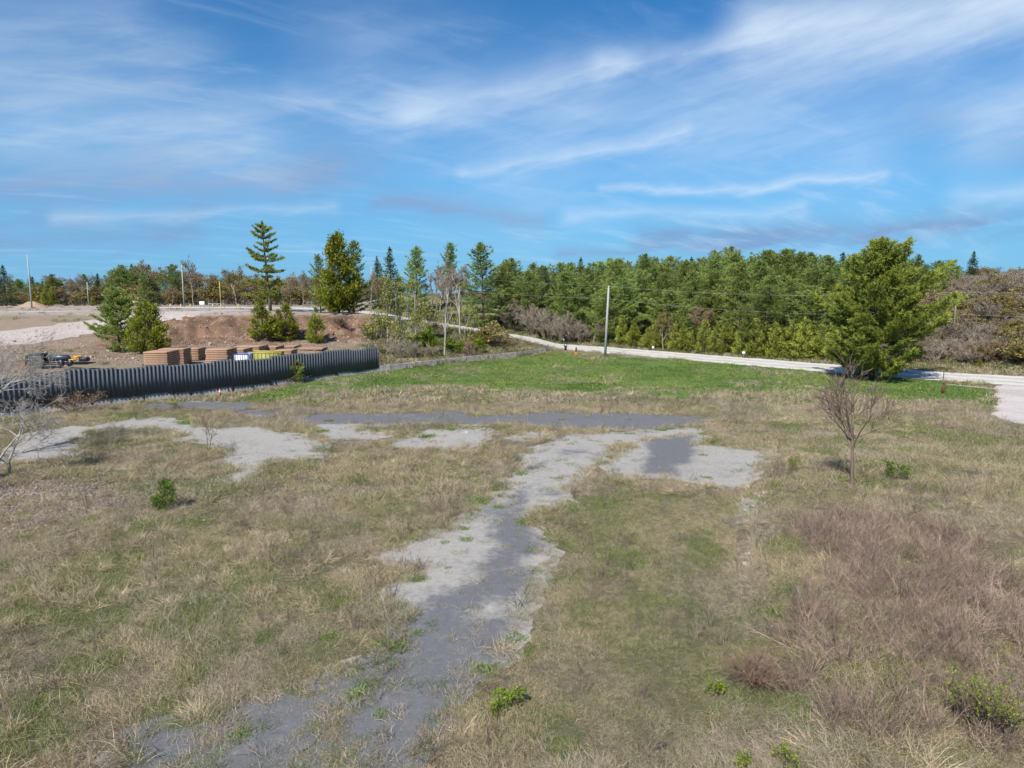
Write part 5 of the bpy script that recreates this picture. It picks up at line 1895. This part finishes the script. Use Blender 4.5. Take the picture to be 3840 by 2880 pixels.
# black machine attachment lying in the yard
g = ground(225, 1384)
L = (345 - 118) / FPX * g[1]
k_ = L / 7.0
mc = thing('black_trailer', 'long low black steel trailer with yellow brackets parked left behind the fence', 'trailer', tuple(g + np.array([0, 0, .25])), .10, None, (k_, k_, k_ * 1.25))
build('body', M['black'], mc, lambda m: (m.box((-2.45, .2, .62), (2.0, 1.5, .95), 0, .5, .92, .08), m.box((-2.3, .2, 1.16), (1.5, 1.2, .16), 0, .5, 1, .04)), False)
build('tank', M['navy'], mc, lambda m: m.tube([(-1.5, .1, .80), (-1.3, .1, .80), (1.0, .1, .80), (1.2, .1, .78)], [.10, .30, .30, .10], 14), True)
build('frame', M['black'], mc, lambda m: [m.box((0, s_ * .55, .30), (6.9, .12, .16)) for s_ in (-1, 1)] + [m.box((q, 0, .30), (.10, 1.0, .12)) for q in (-3, -1.5, 0, 1.5, 3)])
for q in (.85, 1.05):
    build('wheel', M['black'], mc, lambda m: m.tube([(q - .35 if q < 1 else q + .45, -.78, .36), (q - .35 if q < 1 else q + .45, -.55, .36)], [.34, .34], 16), True)
for q, z_ in ((1.55, .62), (2.1, .92)):
    build('bracket', M['yellow'], mc, lambda m: (m.box((q, -.35, z_), (.62, .10, .20), .12), m.box((q + .05, .25, z_ + .02), (.5, .10, .14), -.1)))
build('tool_box', M['black'], mc, lambda m: m.box((2.75, .05, .66), (.9, .8, .36), 0, .5, 1, .04))
build('drawbar', M['black'], mc, lambda m: m.tube([(3.3, 0, .34), (3.9, 0, .40), (4.0, 0, .32)], [.07, .06, .04], 6))
build('tail_board', M['orange'], mc, lambda m: m.box((-3.55, -.1, .22), (.25, .9, .22)))

# yellow loader on the plateau, mostly behind the cedar
p, _ = far(522, 172)
ld = thing('yellow_loader', 'pale yellow loader cab showing above the round cedar on the plateau', 'loader', tuple(p), 1.2, None, .66)
build('body', M['straw_yellow'], ld, lambda m: (m.box((0, 0, 1.25), (4.2, 1.9, .95), 0, .5, .95, .08), m.box((-1.2, 0, 1.9), (1.7, 1.6, .5), 0, .5, .9, .06)))
cb = build('cab', M['straw_yellow'], ld, lambda m: (m.box((.55, 0, 3.12), (1.6, 1.6, .14), 0, .5, 1, .04), [m.box((.55 + a * .68, b * .68, 2.4), (.12, .12, 1.4)) for a in (-1, 1) for b in (-1, 1)]))
for a, b, sx_, sy_ in ((0, -.69, 1.2, .03), (0, .69, 1.2, .03)):
    build('window', M['glass'], cb, lambda m: m.box((.55, b, 2.45), (1.2, .03, 1.1)))
for a in (-.69, .69):
    build('window', M['glass'], cb, lambda m: m.box((.55 + a, 0, 2.45), (.03, 1.2, 1.1)))
for a in (-1.35, 1.35):
    for b in (-1.05, 1.05):
        wl = build('wheel', M['black'], ld, lambda m: m.tube([(a, b - .22, .72), (a, b - .18, .72), (a, b + .18, .72), (a, b + .22, .72)], [.6, .72, .72, .6], 18), True)
        build('hub', M['straw_yellow'], wl, lambda m: m.tube([(a, b + (.23 if b > 0 else -.23), .72), (a, b + (.25 if b > 0 else -.25), .72)], [.32, .28], 12))
build('bucket', M['straw_yellow'], ld, lambda m: (m.box((2.95, 0, .35), (.9, 2.3, .08)), m.box((2.55, 0, .75), (.10, 2.3, .8)), m.box((2.2, .7, 1.0), (1.2, .14, .2)), m.box((2.2, -.7, 1.0), (1.2, .14, .2))))

# ------------------------------------------------------------------ utility poles and wires
def pole(base, top_z, r0, lab, mat='galv', lean=(0, 0), cap=True):
    o = thing('utility_pole', lab, 'utility pole', tuple(base))
    hh_ = top_z - base[2]
    build('shaft', M[mat], o, lambda m: m.tube([(0, 0, -.3), (lean[0] * .5, lean[1] * .5, hh_ * .5), (lean[0], lean[1], hh_)], [r0, r0 * .85, r0 * .68], 10), True)
    if cap:
        build('insulator', M['white'], o, lambda m: m.tube([(lean[0], lean[1], hh_), (lean[0], lean[1], hh_ + .10), (lean[0], lean[1], hh_ + .22)], [.04, .08, .05], 8))
        build('bracket', M['wire'], o, lambda m: (m.box((lean[0] * .85 + r0 + .08, lean[1] * .85, hh_ * .85), (.16, .06, .08)),))
    return o


def z_at(sx, sy, d):
    r_ = ray(sx, sy)
    return CAM_H + r_[2] / r_[1] * d


pb = ground(2269, 1335)
ptop = z_at(2280, 1078, pb[1])
pole(pb, ptop, .20, 'grey utility pole standing between the lawn and the gravel road', lean=(.35, 0))
pB, hB = far(3588, 98, 1098)
pole(pB, pB[2] + hB, .12, 'thin utility pole half hidden in brush right of the big pine', 'bark_grey')
pC, hC = far(1392, 163, 1005)
pole(pC, pC[2] + hC, .16, 'utility pole up the hill among the trees right of the big cedar', 'wood_grey')
for sx, d, ty, r_, lab in ((102, 150, 955, .17, 'tall utility pole at the left edge of the plateau'), (326, 178, 1058, .14, 'short distant utility pole right of the olive cedar on the plateau'),
                           (681, 160, 992, .15, 'utility pole in the middle of the plateau beside the tall leafless tree'), (823, 158, 1055, .08, 'thin yellowish pole right of the gate on the plateau')):
    b, hh = far(sx, d, ty)
    pole(b, b[2] + hh, r_, lab, 'straw_yellow' if r_ < .1 else 'galv', (0, 0), False)


def wire(a, b, sag, lab, r_=.011):
    t = np.linspace(0, 1, 25)
    p_ = np.array(a)[None] * (1 - t)[:, None] + np.array(b)[None] * t[:, None]
    p_[:, 2] -= sag * 4 * t * (1 - t)
    m = MB()
    m.tube(p_, r_, 5)
    o = link('power_line', m.mesh('power_line', M['wire'], True))
    tag(o, lab, 'wire')


pa_hi = np.array([pb[0] + .35, pb[1], ptop + .2])
pa_lo = np.array([pb[0] + .3, pb[1], z_at(2277, 1121, pb[1])])
pb_hi = np.array([pB[0], pB[1], pB[2] + hB + .1])
pb_lo = np.array([pB[0], pB[1], z_at(3588, 1178, 98)])
pc_hi = np.array([pC[0], pC[1], pC[2] + hC + .1])
pc_lo = np.array([pC[0], pC[1], pC[2] + hC - 3.0])
endv = np.array([30., -26., 0])
wire(pa_hi, pb_hi, .9, 'upper wire from the near utility pole to the pole behind the big pine')
wire(pa_lo, pb_lo, .9, 'lower wire from the near utility pole to the pole behind the big pine')
wire(pa_hi, pc_hi, .6, 'upper wire from the near utility pole up the hill to the left')
wire(pa_lo, pc_lo, .6, 'lower wire from the near utility pole up the hill to the left')
wire(pb_hi, pb_hi + endv, .3, 'upper wire leaving the picture at the right edge')
wire(pb_lo, pb_lo + endv, .3, 'lower wire leaving the picture at the right edge')

# ------------------------------------------------------------------ gate, posts and signs
for i, sx in enumerate((638, 677, 713, 797, 828, 893)):
    b, hh = far(sx, 152, 1137)
    o = thing('yellow_post', 'short yellow post on the plateau edge, number %s from the left' % ('one', 'two', 'three', 'four', 'five', 'six')[i], 'post', tuple(b), 0, 'yellow posts along the plateau')
    build('shaft', M['straw_yellow'], o, lambda m: m.tube([(0, 0, -.1), (0, 0, .75)], [.10, .10], 10))
    build('cap', M['straw_yellow'], o, lambda m: m.tube([(0, 0, .75), (0, 0, .80), (0, 0, .84)], [.105, .09, .03], 10))
b, hh = far(812, 151, 1140)
gt = thing('barrier_gate', 'low wooden barrier gate across the plateau track beside the yellow posts', 'gate', tuple(b))
for q in (-1.6, 1.6):
    build('post', M['wood_grey'], gt, lambda m: m.box((q, 0, .5), (.14, .14, 1.1)))
build('rail', M['wood_grey'], gt, lambda m: m.box((0, -.09, .85), (3.6, .05, .14)))
build('brace', M['wood_grey'], gt, lambda m: m.segs([(-1.6, -.1, .1)], [(.6, -.1, .8)], [.05], [.05], 4))
b, hh = far(757, 153, 1132)
sg = thing('grey_sign', 'small pale grey sign board standing on the plateau among the yellow posts', 'sign', tuple(b))
build('board', M['tarp'], sg, lambda m: m.box((0, 0, .95), (1.1, .05, .8), 0, .5, 1, .01))
for q in (-.4, .4):
    build('leg', M['wood_grey'], sg, lambda m: m.box((q, .06, .45), (.07, .06, 1.0)))


def marker(sx, sy, ty, w, lab, board=True):
    u = (sx - CXP) / FPX
    d_ = next(dd for dd in np.arange(60, 160, .25) if dd > np.interp(u * dd, _ro[:, 0], _ro[:, 1]) + 6.5)
    b_, hh_ = far(sx, d_, ty)
    hh_ = min(max(hh_, .8), 1.15)
    o = thing('road_marker', lab, 'sign', tuple(b_))
    build('stake', M['wood_grey'], o, lambda m: m.box((0, .03, hh_ / 2 - .1), (.06, .04, hh_)))
    if board:
        build('board', M['white'], o, lambda m: m.box((0, -.02, hh_ - .18), (w * .7, .03, .30), 0, .5, 1, .008))


marker(2113, 1280, 1270, .42, 'small white marker sign beyond the road near the person')
marker(2449, 1312, 1303, .5, 'small white marker sign beyond the road right of the utility pole')
marker(2789, 1330, 1318, .6, 'small white marker sign before the cedar hedge, middle of the road')
b, hh = far(3118, 96, 1342)
o = thing('grey_stake', 'pale grey post beside the road left of the big pine', 'post', tuple(b))
build('shaft', M['tarp'], o, lambda m: m.box((0, 0, hh / 2), (.18, .10, max(hh, 1.0)), 0, .5, 1, .01))
build('foot', M['wood_grey'], o, lambda m: m.box((0, 0, .05), (.26, .18, .1)))
b, hh = far(3629, 87, 1353)
o = thing('white_post', 'white square post in the grass verge right of the big pine', 'post', tuple(b))
build('shaft', M['white'], o, lambda m: m.box((0, 0, max(hh, 1) / 2 - .1), (.22, .14, max(hh, 1.0)), 0, .5, 1, .015))
build('cap', M['white'], o, lambda m: m.box((0, 0, max(hh, 1) - .08), (.26, .18, .05), 0, .5, .9))
g = ground(3533, 1476)
_, hh = far(3533, g[1], 1430)
rp = thing('rusty_post', 'leaning rusty brown post at the edge of the driveway', 'post', tuple(g))
build('shaft', M['rust'], rp, lambda m: m.tube([(0, 0, -.1), (.2, 0, hh)], [.13, .12], 10), True)
build('ring', M['black'], rp, lambda m: m.tube([(.155, 0, hh * .78), (.165, 0, hh * .84)], [.15, .15], 10))
g2 = ground(3537, 1428)
_, h2 = far(3537, g2[1], 1383)
tp = thing('thin_post', 'thin dark metal post behind the leaning rusty post', 'post', tuple(g2))
build('shaft', M['black'], tp, lambda m: m.box((0, 0, h2 / 2), (.05, .05, h2 + .1)))
build('foot', M['black'], tp, lambda m: m.box((0, 0, .03), (.16, .16, .05)))
wire((g[0] + .16, g[1] - .15, g[2] + hh * .8), (g[0] + 18, g[1] - 6, .75), .35, 'sagging rusty chain from the rusty post across the driveway', .028)

# orange marker posts
g = ground(2160, 1329)
_, hh = far(2160, g[1], 1306)
oc = thing('delineator_post', 'dark post with an orange base on the lawn beside the person', 'road marker', tuple(g))
build('base', M['orange'], oc, lambda m: m.tube([(0, 0, 0), (0, 0, .08), (0, 0, .12), (0, 0, .42)], [.34, .34, .22, .13], 16), True)
build('tube', M['rust'], oc, lambda m: m.tube([(0, 0, .42), (.04, 0, 1.05)], [.14, .13], 12), True)
build('cap', M['orange'], oc, lambda m: m.tube([(.04, 0, 1.05), (.04, 0, 1.10)], [.14, .09], 12))
g = ground(822, 1484)
cn = thing('orange_cone', 'faded orange marker cone at the foot of the fence', 'cone', tuple(g + np.array([.2, -.3, 0])), 0, None, .85)
build('base', M['orange_faded'], cn, lambda m: m.box((0, 0, .03), (.42, .42, .06), 0, .5, 1, .01))
build('shaft', M['orange_faded'], cn, lambda m: m.tube([(0, 0, .06), (0, 0, .42), (0, 0, .8)], [.17, .11, .05], 14), True)
build('band', M['tarp'], cn, lambda m: m.tube([(0, 0, .40), (0, 0, .56)], [.122, .099], 14), True)

# ------------------------------------------------------------------ rocks, rubble, dirt
def rock_into(m, c, s, rng, flat_=.7):
    t = (1 + 5 ** .5) / 2
    v = np.array([(-1, t, 0), (1, t, 0), (-1, -t, 0), (1, -t, 0), (0, -1, t), (0, 1, t), (0, -1, -t), (0, 1, -t), (t, 0, -1), (t, 0, 1), (-t, 0, -1), (-t, 0, 1)]) / 1.9
    f = [(0, 11, 5), (0, 5, 1), (0, 1, 7), (0, 7, 10), (0, 10, 11), (1, 5, 9), (5, 11, 4), (11, 10, 2), (10, 7, 6), (7, 1, 8), (3, 9, 4), (3, 4, 2), (3, 2, 6), (3, 6, 8), (3, 8, 9), (4, 9, 5), (2, 4, 11), (6, 2, 10), (8, 6, 7), (9, 8, 1)]
    v = v * rng.uniform(.6, 1.2, (12, 1)) * np.array([rng.uniform(.8, 1.3), rng.uniform(.7, 1.1), flat_])
    a = rng.uniform(0, 6.28)
    ca_, sa2 = math.cos(a), math.sin(a)
    v = np.stack([v[:, 0] * ca_ - v[:, 1] * sa2, v[:, 0] * sa2 + v[:, 1] * ca_, v[:, 2]], 1) * s
    m.add(v + np.array(c), tris=f, tint=rng.uniform(0, 1))


def rubble_material():
    m, t, out = mat_new('rubble')
    a = t.attr('tint').outputs['Fac']
    pos = t.n.new('ShaderNodeNewGeometry').outputs['Position']
    n = t.noise(pos, 5, 4)
    c = t.mix(a, (0.20, 0.125, 0.09, 1), (0.50, 0.42, 0.36, 1))
    k = t.m('ADD', .6, t.m('MULTIPLY', n, .8))
    principled(t, out, t.mix(1.0, c, t.xyz(k, k, k), 'MULTIPLY'), .95, .1, (n, .5, .05))
    return m


M['rubble'] = rubble_material()
rr = np.random.default_rng(8)
m_ = MB()
X_, Y_ = rr.uniform(-72, -17, 24000), rr.uniform(78, 121, 24000)
Z_ = h(X_, Y_)
pk = np.where((Z_ > 1.5) & (Z_ < 4.6), 1.0, .12) * (.25 + 1.1 * smooth((fbm(X_ / 4, Y_ / 4, 3, 77) - .42) / .2))
pk = np.where(Y_ < np.interp(X_, FENCE[:, 0], FENCE[:, 1]) + 10, 0, pk)
sel = np.nonzero(rr.uniform(0, 1, len(X_)) < pk)[0][:3200]
for q in sel:
    s = rr.uniform(.04, .13) if rr.uniform() < .95 else rr.uniform(.14, .28)
    rock_into(m_, (X_[q], Y_[q], Z_[q] + s * .15), s, rr)
o = kind(link('rubble', m_.mesh('rubble', M['rubble'])), 'stuff')
tag(o, 'loose stones and earth clods strewn over the dirt bank', 'rubble')


def rock(sx, sy, wpx, lab, mat='rock_pale', seed=1, nm='rock'):
    g_ = ground(sx, sy)
    w_ = wpx / FPX * g_[1]
    m = MB()
    rock_into(m, (0, 0, w_ * .08), w_ * .5, np.random.default_rng(seed), .38)
    o_ = link(nm, m.mesh(nm, M[mat]), None, tuple(g_))
    return tag(o_, lab, 'rock')


rock(1750, 1624, 26, 'pale rock lying on the bare gravel below the asphalt strip', seed=4)
rock(1815, 1610, 24, 'brownish rock right of the pale rock on the gravel', 'rock', 5)
rock(425, 1318, 60, 'big pale boulder at the foot of the leggy pine', 'rock', 6, 'boulder')
for k, (sx, sy, w) in enumerate(((2780, 2100, 60), (2812, 2085, 45), (2760, 2118, 40), (2800, 2122, 55), (2835, 2108, 36))):
    rock(sx, sy, w, ('largest pale slab of broken concrete in the ditch', 'upper small piece of broken concrete in the ditch', 'left small piece of broken concrete in the ditch', 'lower flat piece of broken concrete in the ditch', 'right small piece of broken concrete in the ditch')[k],
         'rock_pale', 20 + k, 'concrete_rubble')
for k, (sx, sy) in enumerate(((2800, 1890), (2825, 1900), (2850, 1865), (2835, 1855), (2795, 1915), (2870, 1850), (2812, 1935), (2840, 1920), (2805, 1960), (2855, 1885), (2822, 1870))):
    rock(sx, sy, 22 + 7 * (k % 3), 'grey stone of the small stone spill at the ditch head', 'rock', 40 + k, 'stone')['group'] = 'stones at the ditch head'
# little dirt heap on the plateau
b, _ = far(132, 158)
m_ = MB()
rng = np.random.default_rng(4)
N_ = 18
vv, qq = [(0, 0, 1.35)], []
for ri, (rr_, zz) in enumerate(((.7, 1.1), (1.5, .6), (2.6, .15), (3.2, -.15))):
    for k in range(N_):
        a = k * 6.283 / N_
        j = rng.uniform(.85, 1.15)
        vv.append((math.cos(a) * rr_ * j * 1.3, math.sin(a) * rr_ * j, zz * rng.uniform(.8, 1.15)))
tt = [(0, 1 + k, 1 + (k + 1) % N_) for k in range(N_)]
for ri in range(3):
    for k in range(N_):
        a0, a1 = 1 + ri * N_ + k, 1 + ri * N_ + (k + 1) % N_
        qq.append((a0, a0 + N_, a1 + N_, a1))
m_.add(vv, tris=tt, quads=qq)
M['dirt'] = mat_plain('heap_dirt', (.34, .24, .17), .95, .1, .4, 2)
tag(link('dirt_heap', m_.mesh('dirt_heap', M['dirt'], True), None, tuple(b)), 'small reddish dirt heap at the left end of the plateau', 'dirt heap')
for sx, d, ty, w, lab, sd in ((1280, 112, 1175, 2.2, 'heap of grey dead branches below the big cedar', 811), (1390, 110, 1195, 1.6, 'heap of dead roots at the right end of the dirt bank', 812)):
    b, hh = far(sx, d, ty)
    plant('brush_heap', lab, 'brush', bare_kind(sd, 2, .9, 2, .04, 22, 'twig_brown', .0, .1, (4, 5), .5, None, 0, 0, 0, .025), b, max(1.2, hh), 0, None, w * .7, ('stems', 'crown'))

# ------------------------------------------------------------------ the person by the road
g = ground(2121, 1327)
_, hh = far(2121, g[1], 1286)
S_ = max(1.6, min(1.85, hh)) / 1.75
per = thing('person', 'person in dark purple shirt with white shoulders and black shorts standing by the road', 'person', tuple(g), math.radians(20), None, S_)


def skin_mesh(name, verts, edges, radii, mat, parent, root=0, sub=2):
    me = bpy.data.meshes.new(name)
    me.from_pydata([Vector(v) for v in verts], edges, [])
    o_ = bpy.data.objects.new(name, me)
    COL.objects.link(o_)
    o_.parent = parent
    md = o_.modifiers.new('skin', 'SKIN')
    for i_, r_ in enumerate(radii):
        sv = me.skin_vertices[0].data[i_]
        sv.radius = (r_, r_) if np.isscalar(r_) else r_
        sv.use_root = (i_ == root)
    md.use_smooth_shade = True
    sd = o_.modifiers.new('sub', 'SUBSURF')
    sd.levels = sd.render_levels = sub
    me.materials.append(mat)
    return o_


# facing along -x and away; forearms raised in front of the chest
V, E_, RD = [], [], []


def vtx(p, r_, frm=None):
    V.append(p)
    RD.append(r_)
    if frm is not None:
        E_.append((frm, len(V) - 1))
    return len(V) - 1


pel = vtx((0, 0, .95), (.15, .11))
bel = vtx((0, 0, 1.12), (.14, .10), pel)
che = vtx((0, .01, 1.32), (.16, .11), bel)
nek = vtx((0, .02, 1.48), .055, che)
hd0 = vtx((0, .05, 1.57), (.075, .085), nek)
hd1 = vtx((0, .05, 1.67), (.078, .095), hd0)
vtx((0, .04, 1.74), (.05, .06), hd1)
for s_ in (-1, 1):
    sh = vtx((s_ * .18, .0, 1.41), .062, che)
    el = vtx((s_ * .25, .06, 1.16), .045, sh)
    wr = vtx((s_ * .12, .28, 1.20), .030, el)
    pm = vtx((s_ * .09, .36, 1.22), (.036, .018), wr)
    for q, (dx_, dz_, ln) in enumerate(((-.028, .0, .065), (-.010, .006, .078), (.010, .006, .072), (.027, 0, .058))):
        f1 = vtx((s_ * .09 + dx_, .36 + ln * .6, 1.225 + dz_), .0095, pm)
        vtx((s_ * .09 + dx_ - s_ * .01, .36 + ln * .95, 1.205 + dz_), .008, f1)
    t1 = vtx((s_ * .055, .335, 1.245), .011, pm)
    vtx((s_ * .04, .37, 1.26), .009, t1)
    hp = vtx((s_ * .09, 0, .88), .088, pel)
    kn = vtx((s_ * .10, .02, .49), .056, hp)
    an = vtx((s_ * .10, -.01, .08), .036, kn)
    vtx((s_ * .11, .13, .035), (.042, .028), an)
skin_mesh('body', V, E_, RD, M['skin'], per)


def torso(m):
    z = [.93, 1.0, 1.12, 1.25, 1.36, 1.43, 1.47]
    w = [.185, .18, .175, .19, .205, .16, .085]
    dpt = [.135, .13, .125, .135, .135, .105, .075]
    a = np.linspace(0, 6.283, 17)[:-1]
    vv = [(math.cos(q) * ww, math.sin(q) * dd + .01, zz) for zz, ww, dd in zip(z, w, dpt) for q in a]
    n = 16
    m.add(vv, quads=[(r_ * n + i, r_ * n + (i + 1) % n, (r_ + 1) * n + (i + 1) % n, (r_ + 1) * n + i) for r_ in range(6) for i in range(n)])
    for s_ in (-1, 1):
        m.tube([(s_ * .15, 0, 1.42), (s_ * .20, .01, 1.36), (s_ * .245, .05, 1.18)], [.085, .085, .07], 12, .5, False)


def yoke(m):
    a = np.linspace(0, 6.283, 17)[:-1]
    z, w, dpt = [1.345, 1.37, 1.44], [.213, .214, .165], [.142, .142, .112]
    vv = [(math.cos(q) * ww, math.sin(q) * dd + .01, zz) for zz, ww, dd in zip(z, w, dpt) for q in a]
    m.add(vv, quads=[(r_ * 16 + i, r_ * 16 + (i + 1) % 16, (r_ + 1) * 16 + (i + 1) % 16, (r_ + 1) * 16 + i) for r_ in range(2) for i in range(16)])


sh_ = build('shirt', M['shirt'], per, torso, True)
build('white_yoke', M['white'], sh_, yoke, True)
build('shorts', M['shorts'], per, lambda m: ([m.tube([(s_ * .085, 0, 1.0), (s_ * .095, .005, .85), (s_ * .10, .015, .60)], [.115, .115, .10], 14, .5, False) for s_ in (-1, 1)], m.tube([(0, 0, .84), (0, 0, .97)], [.15, .17], 14)), True)
build('cap', M['hair'], per, lambda m: (m.tube([(0, .045, 1.66), (0, .045, 1.72), (0, .04, 1.775), (0, .04, 1.79)], [.100, .098, .06, .01], 14), m.box((0, .15, 1.675), (.14, .10, .015))), True)
for s_ in (-1, 1):
    build('shoe', M['shorts'], per, lambda m: m.box((s_ * .105, .055, .045), (.095, .26, .085), 0, .5, .85, .02))
